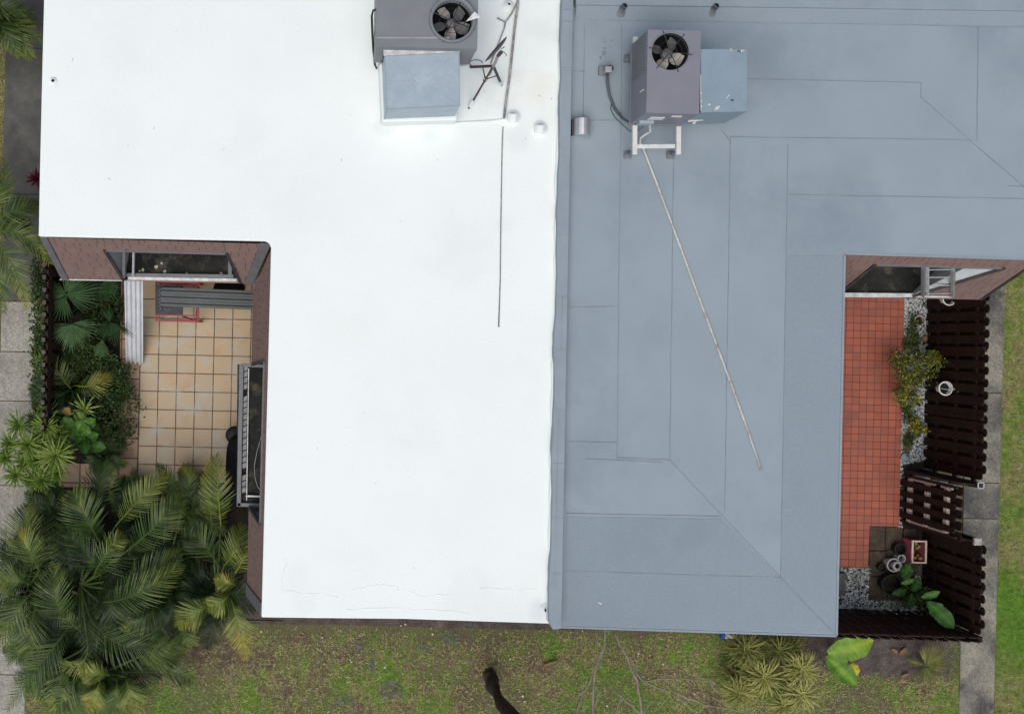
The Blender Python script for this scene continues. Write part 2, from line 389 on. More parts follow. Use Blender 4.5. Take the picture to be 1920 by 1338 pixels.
stains(WHITE_ROOF, [(925, 165, .75, GD, 0.30), (905, 60, .6, GD, 0.27), (1003, 178, .55, GY, 0.33), (1018, 1135, .4, GD, 0.42), (965, 250, .5, GD, 0.24), (720, 236, .35, GD, 0.30), (810, 240, .3, GD, 0.27), (1015, 60, .5, GD, 0.21), (860, 470, .9, GD, 0.11),
                    (560, 1120, .7, GD, 0.13), (860, 1130, .9, GD, 0.12), (470, 250, 1.1, GD, 0.08), (230, 120, .8, GD, 0.09), (780, 760, 1.2, GD, 0.07), (104, 156, .14, GD, 0.36), (940, 420, .3, GD, 0.18), (640, 620, .9, GY, 0.07)], WH0)
stains(GREY_ROOF, [(1440, 110, .8, GG, .5), (1395, 200, .5, GG, .35), (1350, 360, 1.0, GG, .28), (1180, 300, .8, GG, .22), (1140, 110, .6, GG, .3), (1240, 80, .6, GG, .3), (1600, 360, 1.1, GG, .2), (1780, 220, .9, GG, .15)], GH0)
stains(GREY_ROOF_DARK, [(1200, 985, 1.0, GG, .30), (1310, 990, .8, GG, .3)], GH0)

# ------------------------------------------------------------------ setting: ground, paths, paving, beds
def struct(o): return tag(o, kind='structure')
def Q(px, py, zref, z):
    p = P(px, py, zref); p.z = z; return p
def proj(v):
    d = HC - v[2]; return (NX + v[0] / d * FPX, NY - v[1] / d * FPX)
def pxpoly(pts, z): return [P(a, b, z) for a, b in pts]

def sheet(name, pts, z0, z1, mat, origin=None, bevel=0.0):
    """a slab over a pixel polygon, its object frame turned with the buildings so tile patterns line up"""
    ps = pxpoly(pts, 0)
    o_ = Vector((*(P(*origin) if origin else ps[0])[:2], 0))
    m = MB(); loc = []
    for p in ps:
        d = p - o_; loc.append((d.dot(EX), d.dot(EY)))
    m.prism(loc, z0, z1)
    me = bpy.data.meshes.new(name); me.from_pydata(m.v, [], m.f)
    at = me.attributes.new("tint", 'FLOAT', 'POINT'); at.data.foreach_set("value", np.array(m.t, dtype=np.float32))
    me.materials.append(mat)
    o = bpy.data.objects.new(name, me); COL.objects.link(o); o.location = o_; o.rotation_euler = (0, 0, TH)
    if bevel:
        b = o.modifiers.new("bevel", 'BEVEL'); b.width = bevel; b.segments = 2; b.limit_method = 'ANGLE'
    return struct(o)

g = MB(); n = 40
for i in range(n + 1):
    for j in range(n + 1): g.v.append((-90 + 180 * i / n, -90 + 180 * j / n, 0)); g.t.append(.5)
for i in range(n):
    for j in range(n): g.f.append((i * (n + 1) + j, (i + 1) * (n + 1) + j, (i + 1) * (n + 1) + j + 1, i * (n + 1) + j + 1))
struct(g.build("ground", LAWN))

# left walk: slabs with open joints
def walk(name, slabs, mats, z1):
    for k, s in enumerate(slabs): sheet(name, s, -.05, z1, mats[k] if isinstance(mats, list) else mats, bevel=.008)
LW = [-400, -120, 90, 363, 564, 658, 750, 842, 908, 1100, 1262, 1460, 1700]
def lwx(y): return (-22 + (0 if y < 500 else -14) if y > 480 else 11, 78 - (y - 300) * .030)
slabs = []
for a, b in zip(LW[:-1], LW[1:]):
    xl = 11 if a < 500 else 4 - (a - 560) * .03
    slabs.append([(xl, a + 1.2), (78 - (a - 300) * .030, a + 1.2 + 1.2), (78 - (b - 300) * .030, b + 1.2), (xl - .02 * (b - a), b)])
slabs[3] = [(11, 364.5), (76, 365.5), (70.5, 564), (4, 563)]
walk("sidewalk", slabs, [CONC_DARK] * 3 + [CONC_DARK] + [CONC] * 9, .035)  # the upper slabs take the darker, mottled concrete
# right walk
RW = [-300, 200, 735, 903, 970, 1800]
def rwl(y): return 1806 - (y - 900) * .022
def rwr(y): return 1873 - (y - 900) * .027
slabs = [[(rwl(a) if a > 300 else rwl(a), a + 1.2), (rwr(a), a + 2.4), (rwr(b), b + 1.2), (rwl(b), b)] for a, b in zip(RW[:-1], RW[1:])]
walk("footpath", slabs, CONC_R, .035)
sheet("footpath", [(1690, 890), (1803, 893), (1801, 968), (1690, 966)], -.05, .03, CONC_R, bevel=.008)   # through the gate
# beds
sheet("garden_bed", [(100, 470), (268, 470), (262, 640), (262, 860), (200, 900), (470, 900), (462, 1062), (130, 1010), (60, 1000), (62, 800), (74, 520)], -.02, .012, SOIL)
sheet("garden_bed", [(58, 995), (330, 1040), (462, 1060), (440, 1150), (330, 1200), (230, 1260), (60, 1250)], -.02, .016, SOIL)
sheet("garden_bed", [(1370, 476), (1760, 480), (1745, 1180), (1360, 1166)], -.02, .010, SOIL)
sheet("garden_bed", [(300, 1040), (1640, 1070), (1640, 1180), (1000, 1180), (700, 1172), (300, 1166)], -.02, .006, SOIL_L)
sheet("garden_bed", [(1530, 1150), (1800, 1160), (1795, 1262), (1640, 1270), (1500, 1250)], -.02, .008, SOIL_L)
# patios
sheet("patio", [(267, 400), (560, 405), (545, 905), (259, 901)], -.02, .050, TILE_TAN, origin=(267, 560 + 34.3 * .0))
sheet("patio_border", [(229, 470), (266, 471), (258, 905), (222, 905)], -.02, .045, PAVER, origin=(229, 672))
sheet("patio_border", [(112, 868), (222, 868), (222, 912), (112, 912)], -.02, .040, PAVER, origin=(222, 868))
sheet("patio", [(1372, 476), (1695, 483), (1683, 986), (1628, 985), (1625, 1063), (1362, 1057)], -.02, .050, TILE_RED, origin=(1560, 480))

# ------------------------------------------------------------------ the two townhouses
class Slope:
    """a sloping wall face between a top edge and a bottom edge"""
    def __init__(s, TL, TR, BL, BR): s.c = (TL, TR, BL, BR); s.al = (TR - TL).normalized(); s.dn = (BL - TL) - s.al * (BL - TL).dot(s.al); s.dn.normalize()
    def at(s, u, t):
        TL, TR, BL, BR = s.c
        return TL.lerp(TR, u).lerp(BL.lerp(BR, u), t)
    def find(s, val, t, axis):
        lo, hi = -.2, 1.2
        up = proj(s.at(1, t))[axis] > proj(s.at(0, t))[axis]
        for _ in range(40):
            mid = (lo + hi) / 2
            if (proj(s.at(mid, t))[axis] < val) == up: lo = mid
            else: hi = mid
        return lo
    def uv(s, p): d = p - s.c[0]; return (d.dot(s.al), d.dot(s.dn))
    def quad(s, mb, *pts): mb.quad(*pts, uv=[s.uv(p) for p in pts])
    def opened(s, mb, axis, v_tl, v_tr, v_bl, v_br, t):
        u1, u2, u3, u4 = s.find(v_tl, t, axis), s.find(v_tr, t, axis), s.find(v_bl, 1, axis), s.find(v_br, 1, axis)
        T = [s.at(0, 0), s.at(u1, 0), s.at(u2, 0), s.at(1, 0)]
        Mm = [s.at(0, t), s.at(u1, t), s.at(u2, t), s.at(1, t)]
        B = [s.at(0, 1), s.at(u3, 1), s.at(u4, 1), s.at(1, 1)]
        for i in range(3): s.quad(mb, T[i], Mm[i], Mm[i + 1], T[i + 1])
        s.quad(mb, Mm[0], B[0], B[1], Mm[1]); s.quad(mb, Mm[2], B[2], B[3], Mm[3])
        return Mm[1], Mm[2], B[1], B[2]

ZM = 2.5       # foot of the mansards
# ---- white roofed house
HW = thing("townhouse", "townhouse with the bright white coated flat roof and brown shingled mansard walls", "house", Q(300, 800, 4, 0))
edge = [(89, -300), (82, 0), (78, 160), (74, 330), (72, 443), (200, 446), (350, 449), (496, 452), (504, 455), (508, 464), (502, 700), (496, 930), (490, 1157),
        (600, 1158.5), (760, 1160), (880, 1164), (1034, 1169), (1040, 900), (1050, 500), (1058, 0), (1064, -300)]
m = MB(); m.prism(pxpoly(edge, 4.0), 3.90, 4.0); roofW = m.build("roof", WHITE_ROOF, HW, bevel=.02)
ins = [(91, -300), (84, 0), (74.5, 440), (498, 450), (510, 465), (492.5, 1154), (1033, 1166), (1062, -300)]
m = MB(); m.prism(pxpoly(ins, 4.0), 3.70, 3.899); m.build("fascia", DARKTRIM, HW)
body = [(95, -300), (80, 436), (502, 446), (514, 466), (497, 1148), (1044, 1162), (1060, -300)]
m = MB(); m.prism(pxpoly(body, 4.0), 0, 3.69); m.build("wall", STUCCO, HW)
# faint ridges and ponding marks in the coating
m = MB()
for line in ([(540, 1048), (529, 1085), (527, 1103), (560, 1112), (600, 1112), (640, 1120)], [(660, 1105), (690, 1098), (720, 1096), (745, 1100), (790, 1118), (850, 1113)],
             [(650, 1142), (760, 1140), (900, 1150)], [(900, 1102), (960, 1105), (1010, 1103)]):
    pts = []
    for (a, b), (c, d) in zip(line[:-1], line[1:]):
        for k in range(6):
            t = k / 6; pts.append(P(a + (c - a) * t + random.uniform(-1.5, 1.5), b + (d - b) * t + random.uniform(-1.5, 1.5), 4.0))
    m = MB(); m.tube([p + EZ * -.0074 for p in pts], [.0092 + .003 * abs(math.sin(i * .5)) for i in range(len(pts))], 8); m.build("coating_ridge", WHITE_ROOF, HW, smooth=True)

def window(parent, corners, ledge_px, slope, back, axis):
    """window set into the mansard: glass is the part, ledge, cheeks and frames are its pieces"""
    tl, tr, bl, br = corners
    b1, b2 = back                                         # wall plane points at z = ZM
    gm = MB(); u = (b2 - b1)
    inn = (b1 + b2) / 2 - (bl + br) / 2; inn.z = 0; inn -= u.normalized() * inn.dot(u.normalized()); inn.normalize()
    o_ = -inn * .03
    gm.quad(b1 + o_ + EZ * .06, b2 + o_ + EZ * .06, b2 + o_ + EZ * 1.08, b1 + o_ + EZ * 1.08)
    gl = gm.build("window", GLASS, parent)
    lm = MB(); lm.prism(pxpoly(ledge_px, ZM), ZM - .06, ZM); lm.build("ledge", MOLD, gl)
    for top, bot, bk in ((tl, bl, b1), (tr, br, b2)):
        cm = MB()
        bt = Vector((top.x, top.y, ZM)) 
        bk2 = Vector((bk.x, bk.y, top.z))
        cm.poly([top, bot, Vector((bk.x, bk.y, ZM)), bk2]); cm.build("cheek", CHEEK, gl)
        cm = MB(); cm.bar(top + EZ * .02, bot + EZ * .02, .045, .03); cm.build("edge_trim", DARKTRIM, gl)
    # header board under the top band
    hm = MB(); hm.bar(tl - EZ * .02, tr - EZ * .02, .05, .04); hm.build("header", TRIM, gl)
    return gl

# north mansard with its window
S1 = Slope(Q(72, 443.5, 4, 3.89), Q(507, 456, 4, 3.89), P(118, 523, ZM), P(474, 531, ZM))
m = MB(); c1 = S1.opened(m, 0, 196, 425, 232, 451, .25)
man1 = m.build("mansard", SHINGLE, HW)
bk = [Q(212, 441, 4, ZM), Q(444, 447, 4, ZM)]
W1 = window(HW, c1, [(228, 524), (446, 526), (446, 462), (205, 455), (205, 480)], S1, bk, 0)
def bars(name, mat, parent, lst, bevel=.006):
    for a, b, wd, ht, z in lst:
        za, zb = z if isinstance(z, tuple) else (z, z)
        mb = MB(); mb.bar(P(*a, za), P(*b, zb), wd, ht); mb.build(name, mat, parent, bevel=bevel)
bars("frame", FRAME_G, W1, [((231, 515), (438, 518), .055, .09, ZM + .04), ((234, 465), (232.5, 519), .05, .05, (3.62, ZM + .08)), ((431.5, 467), (431.5, 515), .06, .08, ZM + .05)])
bars("sill", ALU_W, W1, [((240, 521.5), (444, 525), .05, .05, ZM + .01), ((441, 500), (447, 526), .035, .06, ZM + .02)])
bars("louvre_stack", ALU_W, W1, [((251, 466), (250, 516), .032, .04, (3.55, ZM + .08))])
m = MB()
for (x, y, r) in ((293, 501, .033), (303, 494, .022), (309, 509, .028), (350, 512, .018), (415, 513, .03), (268, 506, .03), (332, 515, .015), (262, 508, .02)):
    p = P(x, y, ZM); pts = [(p.x + r * random.uniform(.6, 1.1) * math.cos(k * .9), p.y + r * random.uniform(.6, 1.1) * math.sin(k * .9)) for k in range(7)]
    m = MB(); m.prism(pts, ZM, ZM + .006); m.build("lichen", LICHEN, W1)

bars("flashing", ALU_W, HW, [((112, 524), (231, 525.5), .022, .03, ZM - .02)])
# west mansard with its long window
S2 = Slope(Q(508, 466, 4, 3.89), Q(490, 1157, 4, 3.89), P(474, 545, ZM), P(463, 1115, ZM))
m = MB(); c2 = S2.opened(m, 1, 676, 983, 684, 948, .2)
m.build("mansard", SHINGLE, HW)
bk = [Q(509, 668, 4, ZM), Q(502, 1005, 4, ZM)]
W2 = window(HW, c2, [(445, 683), (443.5, 948), (505, 952), (512, 680)], S2, bk, 1)
bars("frame", FRAME_G, W2, [((453, 683), (448, 948), .068, .07, ZM + .05), ((445, 945), (491, 946.5), .06, .07, ZM + .05), ((454, 684), (496, 686), .05, .07, ZM + .05)])
bars("inner_rail", ALU_W, W2, [((461, 929), (490, 930), .03, .05, ZM + .05), ((466.5, 690), (462.5, 938), .018, .03, ZM + .03)])
m = MB()
for k in range(21):
    y = 690 + k * 11.4; x = 461 - (y - 690) * .016
    if k in (4, 17): continue
    p = P(x, y, ZM + .05); m.box(p, .062, .078, .010, (EX + EY * .45).normalized(), EY, (EZ + EY * .45).normalized())
m.build("louvre_slats", M("dull louvre slats", (.27, .28, .28), (.17, .175, .175), 9, .7, .2, 40), W2)
# soffits close the mansards from below
m = MB()
m.prism([P(118, 523, ZM), P(474, 531, ZM), Q(520, 450, 4, 0), Q(72, 440, 4, 0)], 2.38, 2.435)
m.prism([P(474, 546, ZM), P(463, 1115, ZM), Q(500, 1150, 4, 0), Q(520, 470, 4, 0)], 2.375, 2.43)
m.build("soffit", STUCCO, HW)
# trims: rakes at the ends, valley in the corner
def strip(mb, pts_top, pts_bot, lift, th=.03):
    a, b = pts_top; c, d = pts_bot
    nrm = (b - a).cross(c - a).normalized()
    if nrm.z < 0: nrm = -nrm
    q = [a, b, d, c]; up = [p + nrm * lift for p in q]; lo = [p + nrm * (lift - th) for p in q]
    mb.add(lo + up, ((4, 5, 6, 7), (3, 2, 1, 0), (0, 1, 5, 4), (1, 2, 6, 5), (2, 3, 7, 6), (3, 0, 4, 7)))
for S_e, u0, u1, u2, u3 in ((S1, 0, .03, -.005, .03), (S1, .955, 1, .955, 1.0), (S2, .965, 1, .962, 1.0)):
    m = MB(); strip(m, (S_e.at(u0, 0), S_e.at(u1, 0)), (S_e.at(u2, 1), S_e.at(u3, 1)), .02); m.build("corner_trim", TRIM, HW)
for tri in ((S1.at(0, 0), S1.at(0, 1), Q(72, 440, 4, ZM)), (S2.at(1, 0), S2.at(1, 1), Q(494, 1157, 4, ZM))):
    m = MB(); m.poly(tri); m.build("gable_end", STUCCO, HW)

# ---- grey roofed house
HG = thing("townhouse", "townhouse with the blue grey membrane flat roof and a raised party wall", "house", Q(1300, 800, 4, 0))
gedge = [(1066, -300), (1060, 0), (1040, 1174), (1200, 1180), (1400, 1186), (1568, 1191), (1576, 830), (1582, 480), (1585, 476), (1760, 481), (1966, 487), (1975, -300)]
m = MB(); m.prism(pxpoly(gedge, 4.0), 3.91, 4.0); m.build("roof", GREY_ROOF, HG, bevel=.015)
ins = [(1068, -300), (1042, 1171), (1565, 1188), (1580, 472), (1963, 483), (1972, -300)]
m = MB(); m.prism(pxpoly(ins, 4.0), 3.72, 3.909); m.build("fascia", DARKTRIM, HG)
body = [(1062.5, -300), (1046, 1166), (1560, 1182), (1574, 468), (1949, 478), (1958, -300)]
m = MB(); m.prism(pxpoly(body, 4.0), 0, 3.71); m.build("wall", STUCCO, HG)
# pale drip edge
m = MB()
for a, b in (((1042, 1174.5), (1568, 1191.5)), ((1568.5, 1191), (1583.5, 478)), ((1584, 475.5), (1966, 487))):
    m.bar(P(*a, 4.0), P(*b, 4.0), .03, .016)
m.build("drip_edge", CAP, HG)
m = MB()
m.poly([P(a, b, 4.004) for a, b in ((1474, 480), (1581, 480), (1566, 1186), (1464, 1085))][::-1])
m.poly([P(a, b, 4.004) for a, b in ((1062, 968), (1352, 972), (1562, 1186), (1060, 1170))][::-1])
m.build("membrane_sheet", GREY_ROOF_DARK, HG)
seams = [((1166, 44), (1157, 858)), ((1264, 240), (1256, 862)), ((1370, 257), (1359, 958)), ((1478, 270), (1464, 1086)), ((1160, 575), (1068, 576)), ((1157, 829), (1066, 827)),
         ((1255, 862), (1157, 858)), ((1100, 860), (1240, 866)), ((1255, 862), (1567, 1190)), ((1062, 962), (1353, 968)), ((1060, 1070), (1462, 1082)), ((1400, 148), (1727, 155)), ((1727, 155), (1727, 183)),
         ((1727, 183), (1925, 355)), ((1370, 257), (1828, 263)), ((1478, 365), (1965, 374)), ((1350, 240), (1371, 268)), ((1834, 46), (1832, 265)), ((1104, 38), (1400, 42)), ((1400, 42), (1965, 52)),
         ((1137, 14), (1135, 40)), ((1205, 14), (1204, 38)), ((1075, 225), (1164, 226)), ((1076, 133), (1096, 134)), ((1096, 44), (1093, 230)), ((1310, 12), (1312, 40)), ((1420, 14), (1420, 44)),
         ((1515, 18), (1515, 44)), ((1620, 20), (1620, 46)), ((1890, 349), (1920, 350))]
m = MB()
for a, b in seams:
    n_ = max(2, int(math.hypot(b[0] - a[0], b[1] - a[1]) / 60)); pr = None
    for k in range(n_ + 1):
        t = k / n_; q = P(a[0] + (b[0] - a[0]) * t + random.uniform(-.5, .5), a[1] + (b[1] - a[1]) * t + random.uniform(-.5, .5), 4.006)
        if pr is not None: m.bar(pr, q, .0055, .006)
        pr = q
m.build("seam", SEAM, HG)
# party wall strip between the roofs, edge ragged with white coating
m = MB(); L = []; R = []
for k in range(41):
    t = k / 40; y = -300 + 1478 * t
    L.append((1061 - 31.5 * t + random.uniform(-1.6, 1.6), y)); R.append((1080.5 - 27 * t, y))
L[-1] = (1037, 1180); L.insert(-1, (1030, 1166))
m.prism(pxpoly(L + R[::-1], 4.16), 3.6, 4.16); m.build("parapet", CAP, HG, bevel=.012)
m = MB()
for y in (18, 40, 128, 133, 340, 440, 556, 655, 768, 868, 970, 1075):
    t = (y + 300) / 1478; m = MB(); m.bar(P(1061 - 31.5 * t, y, 4.162), P(1080 - 27 * t, y + .5, 4.162), .006, .006); m.build("cap_seam", SEAM, HG)
for y0, y1, o_ in ((0, 130, 15), (556, 655, 12), (770, 1100, 9)):
    m = MB(); m.bar(P(1061 - 31.5 * (y0 + 300) / 1478 + o_, y0, 4.162), P(1061 - 31.5 * (y1 + 300) / 1478 + o_, y1, 4.162), .004, .006); m.build("cap_seam", SEAM, HG)
m = MB(); pts = []
for k in range(60):
    t = k / 59; y = -10 + 1172 * t; tt = (y + 300) / 1478
    pts.append(P(1060.2 - 31.5 * tt + random.uniform(-1.3, 1.3), y, 4.02))
m.tube(pts, [.035 + random.uniform(-.012, .015) for _ in pts], 7); m.build("coating_upstand", WHITE_ROOF, HW, smooth=True)
# parapet at the far side with its sloped cant
m = MB(); m.prism(pxpoly([(1080, -300), (1080, 9), (1500, 14), (1966, 21), (1972, -300)], 4.14), 3.9, 4.14)
m.build("parapet", CAP, HG, bevel=.01)
m = MB(); m.quad(P(1081, 10, 4.10), P(1078, 38, 4.003), P(1965, 51, 4.003), P(1966, 22, 4.10)); m.build("cant_strip", GREY_ROOF_DARK, HG)
# mansard with window
S3 = Slope(Q(1560, 475, 4, 3.89), Q(1960, 486.5, 4, 3.89), P(1545, 556, ZM), P(1841, 561, ZM))
m = MB(); c3 = S3.opened(m, 0, 1640, 1883, 1565, 1700, .2); m.build("mansard", SHINGLE, HG)
bk = [Q(1640, 471, 4, ZM), Q(1880, 477, 4, ZM)]
W3 = window(HG, c3, [(1555, 557), (1704, 558), (1800, 520), (1800, 484), (1555, 480)], S3, bk, 0)
def on3(px, t, lift=.05):
    p = S3.at(S3.find(px, t, 0), t); return p + EZ * lift
for x_ in (1728, 1783):
    m = MB(); m.bar(on3(x_, .25), on3(x_, .93), .058, .05); m.build("frame", FRAME_G if x_ == 1728 else ALU, W3, bevel=.005)
m = MB(); m.bar(on3(1735, .25), on3(1735, .9), .025, .05); m.build("jalousie_rail", ALU_W, W3)
for t_ in (.30, .48, .68, .88):
    m = MB(); m.bar(on3(1737, t_, .045), on3(1780, t_ - .02, .045), .016, .03); m.build("jalousie_bar", ALU, W3)
m = MB(); b1_, b2_ = Q(1736, 473.5, 4, ZM), Q(1890, 477.3, 4, ZM); o3 = EY * -.06
m.quad(b1_ + o3 + EZ * .02, b2_ + o3 + EZ * .02, b2_ + o3 + EZ * 1.1, b1_ + o3 + EZ * 1.1); m.build("grey_panel", CHEEK, W3)  # plain pale grey panel before the right part of the glass
bars("sill", ALU_W, W3, [((1560, 552), (1785, 554.5), .065, .07, ZM + .06), ((1560, 556), (1690, 556.5), .02, .05, ZM + .05)])
m = MB(); m.prism([P(1545, 556, ZM), P(1841, 561, ZM), Q(1955, 480, 4, 0), Q(1560, 470, 4, 0)], 2.38, 2.435); m.build("soffit", STUCCO, HG)
m = MB(); strip(m, (S3.at(.985, 0), S3.at(1, 0)), (S3.at(.985, 1), S3.at(1.0, 1)), .02); m.build("corner_trim", DARKTRIM, HG)
m = MB(); m.poly([S3.at(1, 0), S3.at(1, 1), Q(1957, 480, 4, ZM)]); m.build("gable_end", STUCCO, HG)

# ------------------------------------------------------------------ rooftop units
def plate_hole(mb, cx, cy, z, x0, x1, y0, y1, hx, hy, r, o, n=50):
    """flat plate with a round hole; o maps local x, y, z to the world"""
    angs = sorted([2 * math.pi * k / n for k in range(n)] + [math.atan2(b - hy, a - hx) % (2 * math.pi) for a in (x0, x1) for b in (y0, y1)])
    vs = []
    for a in angs:
        c, s_ = math.cos(a), math.sin(a)
        tx = ((x1 - hx) / c if c > 1e-9 else (x0 - hx) / c if c < -1e-9 else 1e9)
        ty = ((y1 - hy) / s_ if s_ > 1e-9 else (y0 - hy) / s_ if s_ < -1e-9 else 1e9)
        t = min(tx, ty); vs += [o(hx + r * c, hy + r * s_, z), o(hx + t * c, hy + t * s_, z)]
    k = len(angs)
    mb.add(vs, [(2 * i, 2 * i + 1, 2 * ((i + 1) % k) + 1, 2 * ((i + 1) % k)) for i in range(k)])

def loc_frame(c):
    c = Vector(c)
    return lambda x, y, z: Vector((c.x, c.y, 0)) + EX * x + EY * y + EZ * z

def fan_set(root, o, hx, hy, ztop, r, blades, a0, mats, spokes, guard=True, hub_r=.07, bend=.5):
    m = MB(); m.lathe(o(hx, hy, ztop - .34), [(r, .34), (r * 1.0, .02), (r * .98, 0), (0.001, 0)], 36); m.build("fan_well", BLACK_IN, root, smooth=False)
    f = MB(); f.lathe(o(hx, hy, ztop - .20), [(.001, .10), (hub_r * .8, .10), (hub_r, .085), (hub_r, 0)], 20)
    hub = f.build("fan", BLADE_D, root, smooth=True)
    for k in range(blades):
        a = a0 + 2 * math.pi * k / blades
        b = MB(); rows = []
        for i in range(7):
            rr = hub_r * .8 + (r * .93 - hub_r * .8) * i / 6
            wd = bend * (.55 + .45 * math.sin(math.pi * min(1, i / 6 + .12)))
            row = []
            for j in range(5):
                u = (j / 4 - .5) * wd; aa = a + u + .10 * i / 6
                row.append(o(hx + rr * math.cos(aa), hy + rr * math.sin(aa), ztop - .15 + .11 * (j / 4 - .5) * (1 - .25 * i / 6)))
            rows.append(row)
        vs = [p for row in rows for p in row]
        b.add(vs, [(i * 5 + j, i * 5 + j + 1, (i + 1) * 5 + j + 1, (i + 1) * 5 + j) for i in range(6) for j in range(4)])
        b.build("blade", mats[k % len(mats)], hub, smooth=True)
    if guard:
        gm = MB()
        for k in range(spokes):
            a = a0 + .35 + 2 * math.pi * k / spokes
            gm.tube([o(hx + .02 * math.cos(a), hy + .02 * math.sin(a), ztop - .03), o(hx + r * .6 * math.cos(a), hy + r * .6 * math.sin(a), ztop + .012), o(hx + (r + .05) * math.cos(a), hy + (r + .05) * math.sin(a), ztop + .012)], .006, 5)
        for rr in (.35, .62):
            gm.tube([o(hx + r * rr * math.cos(t), hy + r * rr * math.sin(t), ztop + .004) for t in np.linspace(0, 2 * math.pi, 25)], .0028, 4, cap=False)
        gm.build("fan_guard", WIRE, root)

# -- unit on the grey roof, on its stand
UA = P(1263, 135, 5.2); oA = loc_frame(UA)
RA = thing("rooftop_air_conditioner", "mauve grey rooftop air conditioner on a white steel stand over the grey roof", "air conditioner", oA(0, 0, 4.0))
hxA, hyA = (1256 - 1263) / 139.2, (135 - 97) / 139.2
wA, dA = .715, 1.12
m = MB()
plate_hole(m, 0, 0, 5.2, -wA / 2, wA / 2, -dA / 2, dA / 2, hxA, hyA, .248, oA)
for a, b in (((-1, -1), (1, -1)), ((1, -1), (1, 1)), ((1, 1), (-1, 1)), ((-1, 1), (-1, -1))):
    p = [oA(a[0] * wA / 2, a[1] * dA / 2, 4.42), oA(b[0] * wA / 2, b[1] * dA / 2, 4.42)]
    m.quad(p[0], p[1], p[1] + EZ * .78, p[0] + EZ * .78)
m.poly([oA(-wA / 2, -dA / 2, 4.42), oA(-wA / 2, dA / 2, 4.42), oA(wA / 2, dA / 2, 4.42), oA(wA / 2, -dA / 2, 4.42)])
cabA = m.build("cabinet", AC_MAUVE, RA)
fan_set(RA, oA, hxA, hyA, 5.2, .247, 4, math.radians(-28), [BLADE, BLADE_D, BLADE_D, BLADE], 6, bend=1.05, hub_r=.075)
m = MB(); m.lathe(oA(hxA, hyA, 5.2), [(.246, -.05), (.252, .008), (.262, .01), (.266, 0)], 40); m.build("fan_ring", AC_MAUVE, RA, smooth=True)
m = MB()
for k in range(15): m.box(oA(-wA / 2 - .006, .54 - .038 * k * 1.0, 4.82), .012, .012, .66)
m.build("coil_grille", AC_GREY, RA)
m = MB(); m.box(oA(0, 0, 4.43), wA + .03, dA + .03, .035); m.build("base_pan", AC_GREY, RA)
m = MB(); m.box(oA(-.12, -dA / 2 - .004, 4.86), .20, .008, .16); m.box(oA(.11, -dA / 2 - .004, 5.02), .14, .008, .06); m.build("label_plate", PVC, RA)
m = MB(); m.box(oA(-.20, -dA / 2 - .02, 4.62), .20, .04, .16); m.build("service_box", GALV, RA)
m = MB(); m.box(oA(-wA / 2 - .008, -.22, 5.0), .012, .012, .16); m.build("handle", PVC, RA)
DA = P(1357.5, 151, 5.15)
m = MB(); m.prism([P(1313.5, 92, 5.15), P(1401, 92, 5.15), P(1402, 209, 5.15), P(1314, 211, 5.15)], 4.30, 5.15); dct = m.build("supply_duct", GALV2, RA, bevel=.006)
m = MB()
for (x, y, r) in ((1330, 196, .022), (1344, 203, .03), (1348, 200, .018), (1341, 206, .02), (1371, 94, .022), (1390, 96, .018), (1394, 95, .014), (1315, 200, .02), (1315, 175, .014), (1367, 180, .01), (1370, 93, .02), (1314.5, 190, .016)):
    p = P(x, y, 5.151); m = MB(); m.prism([(p.x + r * random.uniform(.4, 1) * math.cos(k * .785), p.y + r * random.uniform(.4, 1) * math.sin(k * .785)) for k in range(8)], 5.148, 5.157); m.build("sealant", POT_W, dct)
m = MB(); m.bar(P(1313.5, 140, 5.152), P(1314, 208, 5.152), .008, .008); m.build("sealant", POT_W, dct); m = MB()
m.bar(P(1362, 185, 5.152), P(1368, 177, 5.152), .008, .008)
m.build("sealant", POT_W, dct)
m = MB(); m.tube([P(a, b, 5.153) for a, b in ((1383, 98), (1384.5, 94.5), (1388, 98), (1389.5, 94.5))], .006, 4); m.build("marker_scribble", BLACKP, dct); m = MB(); m.box(P(1373, 188, 5.152), .035, .018, .006); m.build("marker_scribble", BLACKP, dct)
m = MB(); m.bar(P(1290, 227, 4.6), P(1318, 224, 4.6), .03, .02); m.bar(P(1300, 232, 4.5), P(1306, 224, 4.6), .03, .02); m.build("tape", POT_W, RA)
m = MB()
for x in (1189.5, 1271.5): m.bar(P(x + 1.5, 70, 4.36), P(x, 290, 4.36), .066, .06)
m.bar(P(1194, 275, 4.36), P(1265, 274.5, 4.36), .055, .05); m.bar(P(1194, 90, 4.36), P(1268, 90, 4.36), .055, .05)
std = m.build("stand", PVC, RA, bevel=.004)
for x, y in ((1189.5, 99), (1189.5, 283), (1271.5, 283), (1271.5, 99)):
    m = MB(); p = P(x, y, 4.36); m.tube([(p.x, p.y, 4.02), (p.x, p.y, 4.35)], .024, 8); m.box((p.x, p.y, 4.018), .11, .11, .03); m.lathe((p.x, p.y, 4.03), [(.05, 0), (.05, .025), (.026, .06)], 14)
    m.build("foot", AC_GREY, std)

